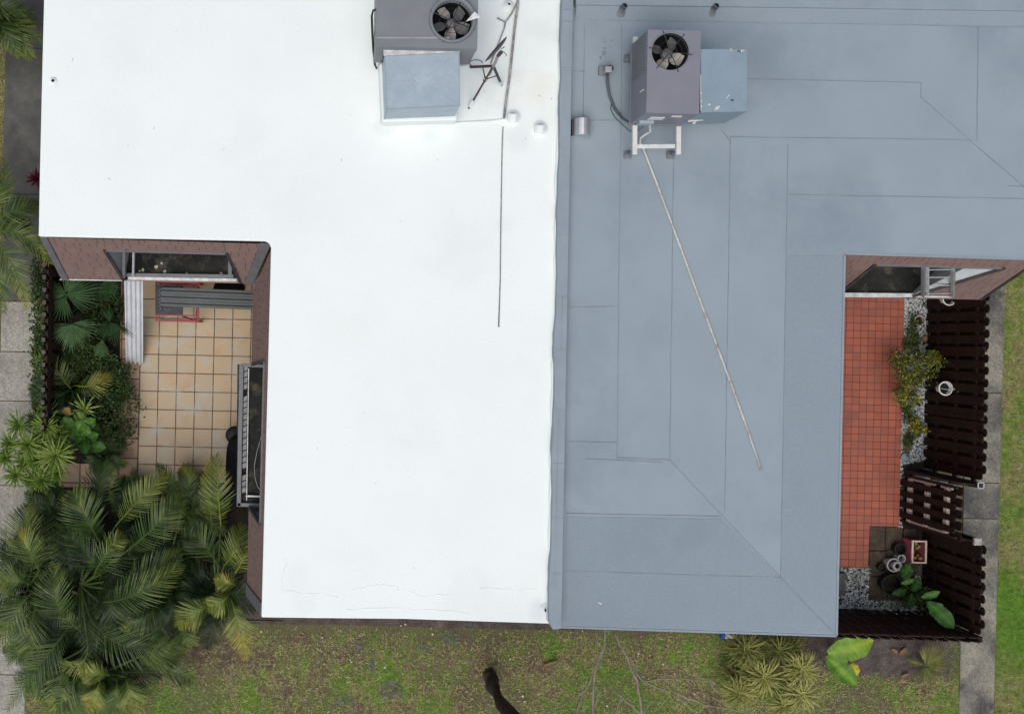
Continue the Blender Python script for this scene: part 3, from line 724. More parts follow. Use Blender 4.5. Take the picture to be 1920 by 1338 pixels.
# -- older unit on the white roof
UB = P(802, 9, 5.25); oB = loc_frame(UB)
RB = thing("rooftop_air_conditioner", "old grey rooftop air conditioner with metal duct box standing on the white roof", "air conditioner", Q(800, 60, 5.25, 4.0))
SB = FPX / (HC - 5.25)
x0, x1, y0, y1 = (707 - 802) / SB, (896.5 - 802) / SB, (9 - 90) / SB, (9 + 85) / SB
hxB, hyB = (848.5 - 802) / SB, (9 - 38) / SB
m = MB(); plate_hole(m, 0, 0, 5.25, x0, x1, y0, y1, hxB, hyB, 38 / SB, oB)
for a, b in (((x0, y0), (x1, y0)), ((x1, y0), (x1, y1)), ((x1, y1), (x0, y1)), ((x0, y1), (x0, y0))):
    p = [oB(*a, 4.40), oB(*b, 4.40)]; m.quad(p[0], p[1], p[1] + EZ * .85, p[0] + EZ * .85)
m.poly([oB(x0, y0, 4.40), oB(x0, y1, 4.40), oB(x1, y1, 4.40), oB(x1, y0, 4.40)])
m.build("cabinet", AC_GREY, RB)
m = MB(); m.lathe(oB(hxB, hyB, 5.25), [(37.5 / SB, -.1), (38 / SB, .07), (42.5 / SB, .075), (43 / SB, .06), (43 / SB, 0)], 44); m.build("fan_ring", AC_GREY, RB, smooth=True)
fan_set(RB, oB, hxB, hyB, 5.25, 37.8 / SB, 5, math.radians(48), [BLADE_D, BLADE, BLADE_D, BLADE, BLADE_D], 4, bend=1.0, hub_r=.062)
m = MB(); m.add([P(873, 41, 5.36), P(890, 22, 5.40), P(901, 33, 5.36), P(873, 41, 5.352), P(890, 22, 5.392), P(901, 33, 5.352)], ((0, 2, 1), (3, 4, 5), (0, 1, 4, 3), (1, 2, 5, 4), (2, 0, 3, 5))); m.build("bent_flap", ALU_W, RB)
m = MB(); m.bar(oB(x0 + .01, y0 + .12, 5.252), oB(.3, y0 + .14, 5.252), .02, .006); m.build("top_seam", ALU, RB)
# duct box, narrower at the top, with lip
m = MB(); T = pxpoly([(721.5, 104), (860.5, 96.5), (862, 198.5), (725, 205)], 5.05); B = pxpoly([(716, 118), (857, 112), (853, 218), (720.5, 223.5)], 4.33)
m.add(B + T, ((7, 6, 5, 4), (0, 1, 2, 3), (0, 4, 5, 1), (1, 5, 6, 2), (2, 6, 7, 3), (3, 7, 4, 0))); dB = m.build("supply_duct", GALV, RB, bevel=.005)
m = MB(); m.bar(P(719, 99, 5.08), P(862, 92, 5.08), .09, .03); m.build("duct_flange", ALU_W, dB)
m = MB()
for a, b in (((725, 107), (788, 149)), ((798, 155), (861, 197)), ((861, 99), (798, 146)), ((788, 154), (726, 203)), ((723.5, 152), (780, 151))): m.bar(P(*a, 5.0488), P(*b, 5.0488), .005, .004)
for (a, za), (b, zb) in ((((725, 205), 5.05), ((862, 198.5), 5.05)), (((721.5, 104), 5.05), ((725, 205), 5.05)), (((725, 205), 5.05), ((720.5, 223.5), 4.33)), (((862, 198.5), 5.05), ((860.5, 97), 5.05))): m.bar(P(*a, za), P(*b, zb), .012, .012)
m.build("duct_crease", M("duct crease", (.29, .36, .41), (.25, .315, .36), 5, .5, .05), dB)
m = MB(); m.prism(pxpoly([(711, 118), (864, 112), (858, 226), (716, 229)], 4.32), 3.99, 4.32); m.build("curb", WHITE_ROOF, RB, bevel=.03)
m = MB(); m.prism(pxpoly([(709, -60), (882, -60), (879, 112), (712, 112)], 4.4), 3.99, 4.39); m.build("pedestal", WHITE_STAIN, RB)
m = MB(); m.tube([P(706, 18, 5.0), P(700, 20, 4.95), P(697, 30, 4.8), P(698, 60, 4.7), P(700, 95, 4.6), P(703, 122, 4.3), P(706, 128, 4.05)], .016, 8); m.build("refrigerant_hose", WIRE, RB, smooth=True)
m = MB(); m.tube([P(708, 5, 5.1), P(705, 40, 4.9), P(706, 63, 4.8), P(705, 90, 4.7), P(706, 115, 4.4)], .008, 6); m.lathe(P(705, 63, 4.85), [(.025, -.03), (.025, .03)], 10); m.build("cable", WIRE, RB, smooth=True)
m = MB()
for k in range(9): m.tube([P(708 + random.uniform(0, 10), 100 + random.uniform(-2, 18), 4.6 + random.uniform(-.2, .2)), P(712 + random.uniform(-2, 10), 110 + random.uniform(-6, 14), 4.5)], .006, 5)
m.build("loose_wiring", RUST, RB)
m = MB(); m.prism(pxpoly([(862, 112), (880, 114), (876, 122), (862, 123)], 4.35), 4.30, 4.35); m.build("flashing_scrap", ALU_W, RB)

# -- small roof things
def solo(mb, name, mat, label, cat, group=None, **kw): return tag(mb.build(name, mat, None, **kw), label, cat, group)
# tripod aerial with dish seen edge on
RD = thing("satellite_dish", "dark satellite dish seen edge on, on a rusty tripod beside the old air conditioner", "satellite dish", P(910, 150, 4.0))
apex = P(925, 124, 4.75)
for a, b in (((879, 203), 4.0), ((940.5, 160), 4.0), ((882, 126), 4.05)):
    m = MB(); q = P(*a, b); m.bar(apex, q, .028, .028); lg = m.build("leg", RUST, RD)
    if a[1] > 130:
        m = MB(); m.bar(q + (apex - q) * .04, q + (apex - q) * .2, .034, .034); m.build("foot", WHITE_STAIN, lg)
    else:
        m = MB(); m.tube([q + Vector((.12 * math.cos(t) * .8 + .08, .05 + .05 * math.sin(t), .02)) for t in np.linspace(0, 5.2, 14)], .006, 5); m.build("wire_loop", WIRE, lg, smooth=True)
m = MB(); a_, b_, c_ = P(910, 149, 4.42), P(933, 142, 4.42), P(905, 126, 4.42)
m.bar(a_, b_, .014, .014); m.bar(a_, c_, .014, .014); m.lathe(a_ - EZ * .03, [(.035, 0), (.035, .06)], 8); m.build("brace", RUST, RD)
m = MB(); m.tube([P(917, 140, 4.35), P(925, 124, 4.75), P(929, 117, 5.0), P(934, 103, 5.15)], .022, 8); m.build("mast", ALU, RD)
dn = Vector((-.74, .62, .12)).normalized(); dc = P(931, 93.5, 5.2)
m = MB(); m.lathe(dc, [(.001, -.022), (.10, -.018), (.17, -.008), (.205, .006), (.213, .012), (.205, .014), (.165, .002), (.09, -.008), (.001, -.012)], 32, dn); m.build("reflector", DISH, RD, smooth=True)
m = MB(); m.box(dc - dn * .07, .05, .06, .07, dn, dn.cross(EZ).normalized(), EZ); m.bar(dc - dn * .06, P(934, 105, 5.15), .04, .05); m.build("mount_bracket", RUST, RD)
m = MB(); m.tube([P(938, 96, 5.15), P(945, 98, 5.1), P(950, 104, 5.0), P(948, 106, 4.95)], .005, 5); m.tube([P(940, 92, 5.2), P(946, 88, 5.2)], .006, 5); m.build("wire", RUST, RD, smooth=True)
# pipes and cables on the white roof
m = MB(); m.tube([P(973, -60, 4.05), P(971, 10, 4.05), P(966, 45, 4.05), P(960, 100, 4.05), P(956, 140, 4.05), P(950, 180, 4.05), P(945, 222, 4.05)], .018, 8)
solo(m, "drain_pipe", PIPE_D, "weathered roof pipe running past the satellite dish into the coating", "pipe", smooth=True)
m = MB(); m.tube([P(972, 0, 4.04), P(960, 25, 4.04), P(948, 42, 4.04), P(945, 55, 4.04), P(934, 84, 4.03), P(920, 120, 4.02)], .011, 7); m.tube([P(932, 34, 4.04), P(940, 38, 4.04), P(948, 42, 4.04)], .010, 7)
solo(m, "drain_pipe", PIPE_D, "thin bent pipe with an elbow behind the satellite dish", "pipe", smooth=True)
m = MB(); m.tube([P(943, 238, 4.01), P(942, 262, 4.012), P(941, 300, 4.01), P(939, 420, 4.012), P(938, 520, 4.01), P(935, 613, 4.012)], .009, 6)
solo(m, "cable", M("mottled dark cable", (.16, .155, .145), (.34, .35, .33), 16, .7, .2, c3=(.06, .055, .05), s3=5), "long thin mottled cable lying straight on the open white roof", "cable", smooth=True)
m = MB(); m.tube([P(722, 230, 4.0), P(760, 235, 4.0), P(800, 236, 4.0), P(860, 231, 4.0), P(920, 228, 4.0), P(962, 223, 4.0)], .024, 10)
solo(m, "conduit", WHITE_ROOF, "white coated conduit from the duct box to a white vent cap", "conduit", smooth=True)
def vent_box(px, py, label):
    m = MB(); m.box(P(px, py, 4.05), .15, .12, .11); m.box(P(px + 1, py, 4.12), .10, .12, .06); m.lathe(P(px, py, 4.0), [(.14, -.004), (.11, .008), (.07, .03)], 16)
    solo(m, "roof_vent", WHITE_ROOF, label, "roof vent", bevel=.02)
vent_box(961, 221, "white coated vent cap at the end of the conduit"); vent_box(1012, 242, "lone white coated vent cap close to the party wall")
def stub(px, py, label, mat, r=.035, h=.12, flash=.09, hole=True, dx=0, dy=0):
    base = P(px, py, 4.0); t = thing("vent_pipe", label, "vent pipe", base)
    m = MB(); m.lathe(base, [(flash, 0), (flash * .9, .012), (r * 1.3, min(.03, h * .5)), (r, min(.05, h * .8)), (r, h), (r * .74, h), (r * .74, h * .5)], 18); m.build("sleeve", mat, t, smooth=True)
    m = MB(); m.lathe(base, [(r * .74, h - min(.045, h * .3)), (.001, h - min(.045, h * .3))], 14); m.build("bore", BLACK_IN, t)
stub(953, 11, "short white vent pipe near the top of the white roof", WHITE_ROOF, .03, .1)
stub(100, 152, "black holed vent pipe alone on the far side of the white roof", WHITE_ROOF, .032, .03, .06)
stub(1024, 1142, "black drain hole at the white roof's lower corner by the party wall", WHITE_STAIN, .042, .03, .1)
for px, py, lb in ((1167, 16, "lead vent pipe by the parapet, directly above the wall junction box"), (1338, 16, "lead vent pipe by the parapet, above the mauve unit's duct")):
    base = P(px, py, 4.05); t = thing("vent_pipe", lb, "vent pipe", base)
    m = MB(); m.tube([base + Vector((-.03, -.04, -.03)), base + Vector((.0, 0, .12))], .042, 12); m.lathe(base + Vector((-.02, -.03, -.02)), [(.10, 0), (.08, .02), (.05, .05)], 14); m.build("sleeve", AC_GREY, t, smooth=True)
    m = MB(); m.lathe(base + EZ * .122, [(.036, 0), (.001, .001)], 14); m.build("bore", BLACK_IN, t)
# gooseneck vent
t = thing("roof_vent", "shiny curved metal roof vent beside the party wall", "roof vent", P(1090, 240, 4.0))
m = MB(); c = P(1091, 239, 4.12); rows = []
for k in range(13):
    a = math.pi * k / 12
    for s_ in (-1, 1): rows.append(c + EX * (-.125 * math.cos(a)) + EZ * (.12 * math.sin(a)) + EY * (.12 * s_))
m.add(rows, [(2 * k, 2 * k + 2, 2 * k + 3, 2 * k + 1) for k in range(12)] + [tuple(2 * k for k in range(13))[::-1], tuple(2 * k + 1 for k in range(13))])
m.build("hood", STEEL, t, smooth=False)
m = MB(); m.box(c - EZ * .06 - EX * .0, .24, .235, .12); m.build("base", STEEL, t); m = MB(); m.box(c - EZ * .112 - EX * .02, .32, .30, .012); m.build("flange", CAP, t)
m = MB(); m.box(c - EZ * .03 - EX * .135, .03, .22, .12); m.build("throat", DARKTRIM, t)
# junction box and conduit
t = thing("junction_box", "small grey electrical box on the grey roof with conduits leaving it", "junction box", P(1133, 133, 4.0))
m = MB(); m.box(P(1132, 133, 4.03), .15, .13, .06); m.build("base", AC_GREY, t, bevel=.01)
m = MB(); m.box(P(1140, 131, 4.17), .10, .09, .10); m.lathe(P(1141, 131, 4.05), [(.05, 0), (.05, .1)], 10); m.build("box", ALU, t, bevel=.02)
m = MB(); m.tube([P(1139, 138, 4.15), P(1139, 155, 4.06), P(1143, 180, 4.04), P(1153, 205, 4.04), P(1167, 222, 4.08), P(1183, 232, 4.3), P(1198, 232, 4.5)], .02, 8)
m.tube([P(1146, 196, 4.03), P(1145, 205, 4.02), P(1152, 220, 4.02), P(1165, 232, 4.02), P(1180, 246, 4.02), P(1196, 246, 4.02), P(1206, 238, 4.3)], .006, 6)
solo(m, "conduit", M("dark grey conduit", (.07, .08, .10), (.10, .11, .13), 5, .5, .05), "dark curved conduit from the junction box to the mauve unit", "conduit", smooth=True)
# condensate drain
m = MB(); m.tube([P(1218, 228, 4.5), P(1219, 247, 4.35), P(1214, 250, 4.2), P(1201, 259, 4.15), P(1200, 268, 4.1), P(1207, 280, 4.03)], .017, 8)
solo(m, "drain_trap", PVC, "white plastic drain trap hanging below the mauve unit", "pipe", smooth=True)
m = MB(); m.tube([P(1206, 278, 4.03), P(1230, 340, 4.02), P(1254, 405, 4.022), P(1282, 480, 4.02), P(1306, 546, 4.022), P(1345, 650, 4.02), P(1380, 745, 4.022), P(1404, 812, 4.02), P(1427, 881, 4.02)], .016, 8)
solo(m, "drain_pipe", PIPE_W, "long rusty white drain pipe lying diagonally across the grey roof", "pipe", smooth=True)
# thin lead hanging over the long window
m = MB(); m.tube([P(504, 799, 4.01), P(500, 806, 3.9), P(491, 815, 3.2), P(482, 845, 2.62), P(477, 872, 2.56), P(478, 895, 2.56), P(483, 912, 2.56), P(491, 922, 2.6)], .005, 5)
solo(m, "cable", PIPE_D, "thin loose lead hanging from the white roof over the long ledge", "cable", smooth=True)
# faint scrawl left on the membrane, as lines of paint
m = MB()
for line in ([(1124, 108), (1126, 111), (1127, 106)], [(1132, 104), (1136, 100), (1134, 96), (1130, 98), (1131, 103)], [(1131, 90), (1134, 92), (1137, 90)], [(1133, 80), (1136, 78)], [(1145, 77), (1147, 76)]):
    m.tube([P(a, b, 4.005) for a, b in line], .008, 4)
m.build("paint_mark", SEAM, HG)

# twigs and leaf bits on the roofs
def repeat(proto, spots, rnd=True, labels=None):
    for i, (p, rz, sc) in enumerate(spots):
        o = proto if i == 0 else proto.copy()
        if i: COL.objects.link(o)
        o.location = p; o.rotation_euler = (0, 0, rz); o.scale = (sc,) * 3
m = MB(); m.tube([(-.05, 0, .004), (0, .008, .006), (.05, -.004, .004)], [.003, .004, .002], 5); m.tube([(0, .008, .005), (.02, .03, .005)], .002, 4)
tw = m.build("twig", RUST, None); tag(tw, "tiny dark twig lying loose on the white roof", "twig", "dark twigs scattered on the white roof")
sp = [(657, 216), (751, 416), (682, 774), (595, 840), (1012, 180), (1034, 185), (776, 1065), (747, 1105), (208, 107), (136, 112), (240, 273), (289, 241), (820, 300), (470, 620), (420, 280), (205, 335), (300, 145), (640, 300), (908, 172), (985, 260), (705, 905), (560, 60), (330, 60)]
repeat(tw, [(P(a, b, 4.0), random.uniform(0, 6.28), random.choice((.2, .28, .35, .5))) for a, b in sp])
tw2 = tw.copy(); COL.objects.link(tw2); tag(tw2, "tiny dark leaf scrap lying on the grey membrane roof", "leaf scrap", "dark leaf scraps on the grey roof")
sp = [(1187, 552), (1346, 520), (1131, 74), (1115, 45), (1159, 42), (1455, 205), (1620, 62), (1512, 165), (1740, 208), (1370, 370), (1428, 295), (1390, 492), (1208, 305), (1240, 360), (1083, 1092), (1535, 850), (1072, 700), (1110, 715), (1432, 1136)]
repeat(tw2, [(P(a, b, 4.008), random.uniform(0, 6.28), random.choice((.2, .25, .3))) for a, b in sp])
for px, py in ((1125, 1130),):
    m = MB(); m.bar(P(1122, 1128, 4.015), P(1128, 1132, 4.015), .018, .006); solo(m, "paper_scrap", POT_W, "white scrap near the lower end of the grey roof", "scrap")

# ------------------------------------------------------------------ fences
def picket(mb, base, z0, z1, along, wd, th, off):
    """one board with dog-eared top; along: unit vector of the fence run"""
    nrm = Vector((-along.y, along.x, 0)); c = Vector((base.x, base.y, 0)) + nrm * off
    e = wd * .28
    prof = [(-wd / 2, z0), (wd / 2, z0), (wd / 2, z1 - e), (wd / 2 - e, z1), (-wd / 2 + e, z1), (-wd / 2, z1 - e)]
    f = [c + along * a + nrm * (th / 2) + EZ * b for a, b in prof]; k = [c + along * a - nrm * (th / 2) + EZ * b for a, b in prof]
    n = len(prof)
    mb.add(f + k, [tuple(range(n)), tuple(range(2 * n - 1, n - 1, -1))] + [(i, n + i, n + (i + 1) % n, (i + 1) % n) for i in range(n)])

def fence(label, a, b, h, mat, post_mat, pitch=.205, wd=.142, posts=(0, .5, 1), rails=(.35, .95, 1.5), z0=.04, rail_mat=None, name="wooden_fence", cap_mat=None, group=None, cat="fence", double=True):
    a = Vector((a.x, a.y, 0)); b = Vector((b.x, b.y, 0)); d = b - a; L = d.length; d.normalize(); nrm = Vector((-d.y, d.x, 0))
    root = thing(name, label, cat, a, group)
    m = MB(); n_ = int(L / pitch)
    for k in range(n_ + 1):
        p = a + d * (pitch * (k + .5)) if k < n_ else None
        if p is not None: picket(m, p + d * random.uniform(-.006, .006), z0, h + random.uniform(-.012, .008), d, wd, .017, .032 + .003 * random.random())
        if double:
            q = a + d * min(L - wd / 2, max(wd / 2, pitch * k)); picket(m, q + d * random.uniform(-.006, .006), z0, h + random.uniform(-.012, .008), d, wd, .017, -.032)
    m.build("boards", mat, root)
    for z in rails:
        m = MB(); m.bar(a + EZ * z, b + EZ * z, .040, .085); m.build("rail", rail_mat or mat, root)
    for t in posts:
        m = MB(); p = a + d * (L * t); m.box(p + EZ * (h / 2 - .03), .085, .085, h - .06, d, nrm); po = m.build("post", post_mat, root)
        if cap_mat: m = MB(); m.box(p + EZ * (h - .02), .10, .10, .03, d, nrm); m.build("post_cap", cap_mat, po)
    return root
GX0, GX1 = 1738, 1735
fence("dark brown picket fence along the walk, above the gate, pots hooked on it", P(1740, 552), P(1733, 888), 1.8, WOOD_D, WOOD_D, posts=(.3, .65))
fence("short dark brown picket fence along the walk, below the gate", P(1733, 985), P(1730, 1149), 1.8, WOOD_D, WOOD_D, posts=(.5, 1))
fence("dark brown picket fence running from the grey house's lower corner to the walk", P(1374, 1137), P(1730, 1149), 1.8, WOOD_RB, WOOD_D, posts=(.3, .65), pitch=.19, wd=.138)
fence("short red brown boarded return beside the upper gate post", P(1692, 884), P(1733, 889), 1.8, WOOD_RB, WOOD_RB, posts=(), pitch=.142, wd=.14, double=False)
fence("short dark boarded return beside the lower gate post", P(1692, 979), P(1733, 985), 1.8, WOOD_D, WOOD_D, posts=(), pitch=.142, wd=.14, double=False)
t = thing("gate_post", "dark gate post with a hollow pale square top", "post", P(1727, 884))
m = MB(); c = P(1725.5, 884); m.box(c + EZ * .91, .09, .09, 1.82); m.build("shaft", BLACKP, t)
m = MB()
for sx, sy, wx, wy in ((1, 0, .014, .10), (-1, 0, .014, .10), (0, 1, .10, .014), (0, -1, .10, .014)): m.box(c + EX * (.046 * sx) + EY * (.046 * sy) + EZ * 1.832, wx, wy, .02)
m.build("rim", ALU_W, t)
t = thing("gate_post", "dark gate post capped with a pale concrete block", "post", P(1723, 982))
m = MB(); c = P(1722, 980); m.box(c + EZ * .88, .095, .095, 1.76); m.build("shaft", WOOD_D, t); m = MB(); m.box(c + EZ * 1.79, .125, .125, .06); m.build("cap", CONC, t, bevel=.01)
# gate: dark boards both sides over bare rails that show in the gaps
GA, GB = P(1691, 893), P(1688, 972)
d = (GB - GA).normalized(); nrm = Vector((-d.y, d.x, 0)); L = (GB - GA).length
GS = 1 if nrm.x < 0 else -1      # which way the yard lies
t = thing("garden_gate", "dark boarded garden gate with bare pale rails showing through the gaps", "gate", GA)
m = MB(); pt = L / 4
for k in range(4):
    picket(m, GA + d * (pt * (k + .5)), .05, 1.78, d, pt - .085, .018, GS * .04)
for k in range(5):
    picket(m, GA + d * (pt * k + .022), .05, 1.84, d, pt - .045, .018, GS * -.04)
m.build("boards", WOOD_D, t)
for z in (.30, .86, 1.45):
    m = MB(); m.bar(GA + EZ * z, GB + EZ * z, .055, .10); m.build("rail", WOOD_L, t)
for e, zz in ((GA, ((.3, 1.08), (1.28, 1.6))), (GB, ((.32, .80), (.92, 1.42)))):
    for z0, z1 in zz: m = MB(); m.bar(e + EZ * z0, e + EZ * z1, .035, .045, up=d); m.build("edge_batten", WOOD_L, t)
m = MB()
for e in (GA - d * .03, GB + d * .03): m.bar(e + EZ * .05 - nrm * .01, e + EZ * 1.76 - nrm * .01, .04, .03, up=d)
m.build("edge_board", WOOD_RB, t)
# left garden fence: overgrown, pale picket tops
a, b = P(126, 420), P(121, 790); d = (b - a).normalized(); Lf = (b - a).length
t = thing("wooden_fence", "overgrown low brown fence with pale picket tops beside the palms", "fence", a)
m = MB(); m2 = MB(); k = 0; s = 0
while s < Lf:
    p = a + d * s; h_ = 1.5 + random.uniform(-.02, .02)
    picket(m, p, .02, h_, d, .14, .02, .03 if k % 2 else -.03)
    if k % 2 == 0: m2 = MB(); m2.box(p + EZ * (h_ + .012) + EX * -.02, .06, .07, .03); m2.build("picket_top", WOOD_G, t)
    s += .105; k += 1
m.build("boards", WOOD_RB, t)
for z in (.4, 1.15): m = MB(); m.bar(a + EZ * z, b + EZ * z, .04, .09); m.build("rail", WOOD_RB, t)

# ------------------------------------------------------------------ things on the left patio
def corrugated(mb, a, b, wd, waves, amp, th=.004, side=None):
    """sheet from a to b (centre line), ridges running along it"""
    a = Vector(a); b = Vector(b); d = (b - a).normalized(); s_ = (side or EZ.cross(d)).normalized(); u = d.cross(s_); u = u if u.z > 0 else -u
    n_ = waves * 8; vs = []
    for zz in (amp, amp - th):
        for e in (a, b):
            for i in range(n_ + 1):
                x = i / n_ - .5; h_ = amp * max(-1, min(1, 1.6 * math.sin(2 * math.pi * waves * i / n_)))
                vs.append(e + s_ * (x * wd) + u * (h_ + zz - amp))
    N_ = n_ + 1; f = []
    for i in range(n_):
        f.append((i, i + 1, N_ + i + 1, N_ + i)); f.append((2 * N_ + i, 3 * N_ + i, 3 * N_ + i + 1, 2 * N_ + i + 1))
        f.append((i, 2 * N_ + i, 2 * N_ + i + 1, i + 1)); f.append((N_ + i, N_ + i + 1, 3 * N_ + i + 1, 3 * N_ + i))
    f.append((0, N_, 3 * N_, 2 * N_)); f.append((n_, 2 * N_ + n_, 3 * N_ + n_, N_ + n_))
    mb.add(vs, f)
m = MB(); corrugated(m, P(250, 505, 1.55), P(252, 680, .09), .32, 4, .030)
for k, o_ in enumerate((-.17, .012)): pass
solo(m, "corrugated_sheet", CORR_L, "bright silver corrugated sheets leaning from the wall down onto the paving", "metal sheet", smooth=False)
m = MB(); corrugated(m, P(302, 556, .80), P(480, 563, .88), .33, 3, .016)
solo(m, "corrugated_sheet", CORR_D, "dark weathered corrugated sheet lying across the red frame", "metal sheet")
# red frame with dark board
t = thing("bench_frame", "red painted metal frame with a dark board on it, under the corrugated sheet", "bench frame", P(330, 565, .05))
m = MB()
c00, c10, c01, c11 = P(293, 528, .66), P(372, 530, .66), P(293, 600, .66), P(371, 602, .66)
b00, b10, b01, b11 = [Vector((p.x, p.y, .06)) for p in (c00, c10, c01, c11)]
for p, q in ((c00, c01), (c10, c11), (c00, c10), (c01, c11)): m.bar(p, q, .035, .035)
m.bar(P(296, 590, .66), P(372, 592, .66), .025, .025); m.bar(P(296, 535, .66), P(372, 537, .66), .025, .025); m.bar(P(364, 530, .66), P(363, 602, .66), .02, .03)
fr = m.build("frame", RED, t, bevel=.004)
for p, q in ((c00, b00), (c10, b10), (c01, b01), (c11, b11)):
    m = MB(); m.bar(p, q, .035, .035, up=EX); m.build("leg", RED, t)
m = MB(); m.bar(b01 + EZ * .02, b11 + EZ * .02, .03, .03); m.bar(b00 + EZ * .02, b10 + EZ * .02, .03, .03); m.bar(P(340, 592, .62), P(366, 600, .2), .03, .03); m.build("brace", RED, t)
m = MB(); m.prism(pxpoly([(292, 534), (343, 535), (343, 590), (292, 589)], .72), .695, .73); m.build("board", SLATE, t, bevel=.006)
m = MB(); m.tube([P(298 + 0, 541, .77)] + [P(300 + 3 * math.sin(k * 1.7), 541 + k * 1.9, .775) for k in range(22)], .008, 5); m.tube([P(314 + 5 * math.cos(q), 577 + 3.5 * math.sin(q), .745) for q in np.linspace(.3, 3.1, 9)], .008, 5); m.build("rope", M("grey cord", (.16, .18, .20), None, 4, .8, .2), t, smooth=True)
# dark round thing in the corner
m = MB(); c = P(430, 541, .05); m.lathe(c, [(.001, .16), (.12, .155), (.2, .11), (.23, .05), (.22, 0)], 22)
for k, v in enumerate(m.v): m.v[k] = (c.x + (v[0] - c.x) * 1.25, c.y + (v[1] - c.y) * .75, v[2])
solo(m, "storage_bag", COVER, "black bag slumped in the corner under the short window", "bag", smooth=True)
# black covered barbecue
t = thing("barbecue", "black covered barbecue beside the long window ledge", "barbecue", P(440, 870, .05))
m = MB(); rows = []
prof = [(0, 1.0), (.55, 1.02), (.86, 1.0), (.95, .965), (.985, .90), (1.0, .7), (1.02, .06)]
def ring_(sc, z, k0):
    out = []
    for i in range(40):
        a_ = 2 * math.pi * i / 40; ex = 4
        cx_, cy_ = math.cos(a_), math.sin(a_); q = (abs(cx_) ** ex + abs(cy_) ** ex) ** (-1 / ex)
        wob = 1 + .015 * math.sin(7 * a_) * (1.02 - z)
        out.append(Vector((cB.x, cB.y, 0)) + EX * (.26 * sc * q * cx_ * wob) + EY * (.62 * sc * q * cy_ * wob) + EZ * z)
    return out
cB = P(450, 884, 1.0)
R_ = [ring_(max(s_, .001), z, 0) for s_, z in prof]
vs = [p for r in R_ for p in r]
m.add(vs, [(i * 40 + j, i * 40 + (j + 1) % 40, (i + 1) * 40 + (j + 1) % 40, (i + 1) * 40 + j) for i in range(len(prof) - 1) for j in range(40)])
m.build("cover", COVER, t, smooth=True)
m = MB(); c = P(440, 815, .62); m.lathe(c, [(.001, .14), (.10, .13), (.155, .08), (.16, 0), (.12, -.2), (.11, -.56)], 20); m.bar(c + EZ * .06, P(424, 813, .62), .09, .04); m.build("side_shelf", BLACKP, t, smooth=True)
m = MB(); m.lathe(P(429, 881, .9), [(.03, 0), (.03, .02), (.001, .021)], 10); m.lathe(P(428, 888, .9), [(.025, 0), (.025, .02), (.001, .021)], 10); m.build("buckle", POT_W, t)
# round stepping disc
t = thing("solar_light", "round pale topped garden light at the edge of the planting by the silver sheets", "garden light", P(217, 678))
m = MB(); c = P(217, 678); m.lathe(c, [(.10, 0), (.10, .12), (.075, .14), (.07, .13)], 20); m.build("ring", BLACKP, t, smooth=True)
m = MB(); m.lathe(c, [(.07, .135), (.05, .15), (.012, .153), (.001, .165)], 18); m.build("lens", POT_B, t, smooth=True)
# slabs and border by the walk
m = MB(); m.bar(P(455, 1163, .03), P(530, 1165, .03), .02, .02); solo(m, "timber_edging", WOOD_G, "thin pale edging strip at the foot of the white house corner", "edging")

# ------------------------------------------------------------------ things in the right yard
def pot(name, label, cat, px, py, z, r, h, mat, rim=.012, fill=BLACK_IN, taper=.75, tilt=(0, 0, 1), zpx=None, group=None):
    base = P(px, py, z + h); ax = Vector(tilt).normalized(); base = base - ax * h
    t = thing(name, label, cat, base, group)
    m = MB(); m.lathe(base, [(.001, 0), (r * taper, 0), (r, h - .02), (r + rim * .3, h), (r - rim, h), (r - rim, h - .03), (r * taper, h * .35)], 28, ax); m.build("body", mat, t, smooth=False)
    if fill: m = MB(); m.lathe(base, [(r * .84, h * .55), (.001, h * .57)], 20, ax); m.build("soil", fill, t)
    return t
pot("flower_pot", "empty pale rimmed pot on the pebbles, nearest the grey house wall", "plant pot", 1725, 601, .02, .095, .16, POT_B, fill=SOIL)
pot("flower_pot", "white rimmed empty pot with a small white cup standing in it", "plant pot", 1676, 1059, .03, .118, .22, POT_W, rim=.014, fill=SLATE)
pot("cup", "small white cup standing inside the white rimmed pot", "cup", 1683, 1061, .16, .075, .13, POT_W, rim=.03, fill=BLACK_IN)
pot("flower_pot", "small white rimmed pot touching the larger white pot", "plant pot", 1691, 1047, .03, .07, .2, POT_W, fill=SLATE)
pot("flower_pot", "round black pot beside the pink crate", "plant pot", 1689, 1029, .03, .105, .2, BLACKP, fill=BLACK_IN)
pot("flower_pot", "small black seedling pot by the white pots", "plant pot", 1655, 1064, .03, .075, .14, BLACKP, fill=SOIL)
pot("tub", "wide black tub with a drooping plant among the green leaves", "tub", 1673, 1096, .03, .185, .26, BLACKP, rim=.02, fill=SOIL)
pot("bucket", "pale blue round lid lying in the pebbles at the bed's lower end", "lid", 1699, 858, .02, .085, .05, GALV2, fill=GALV2, taper=.95)
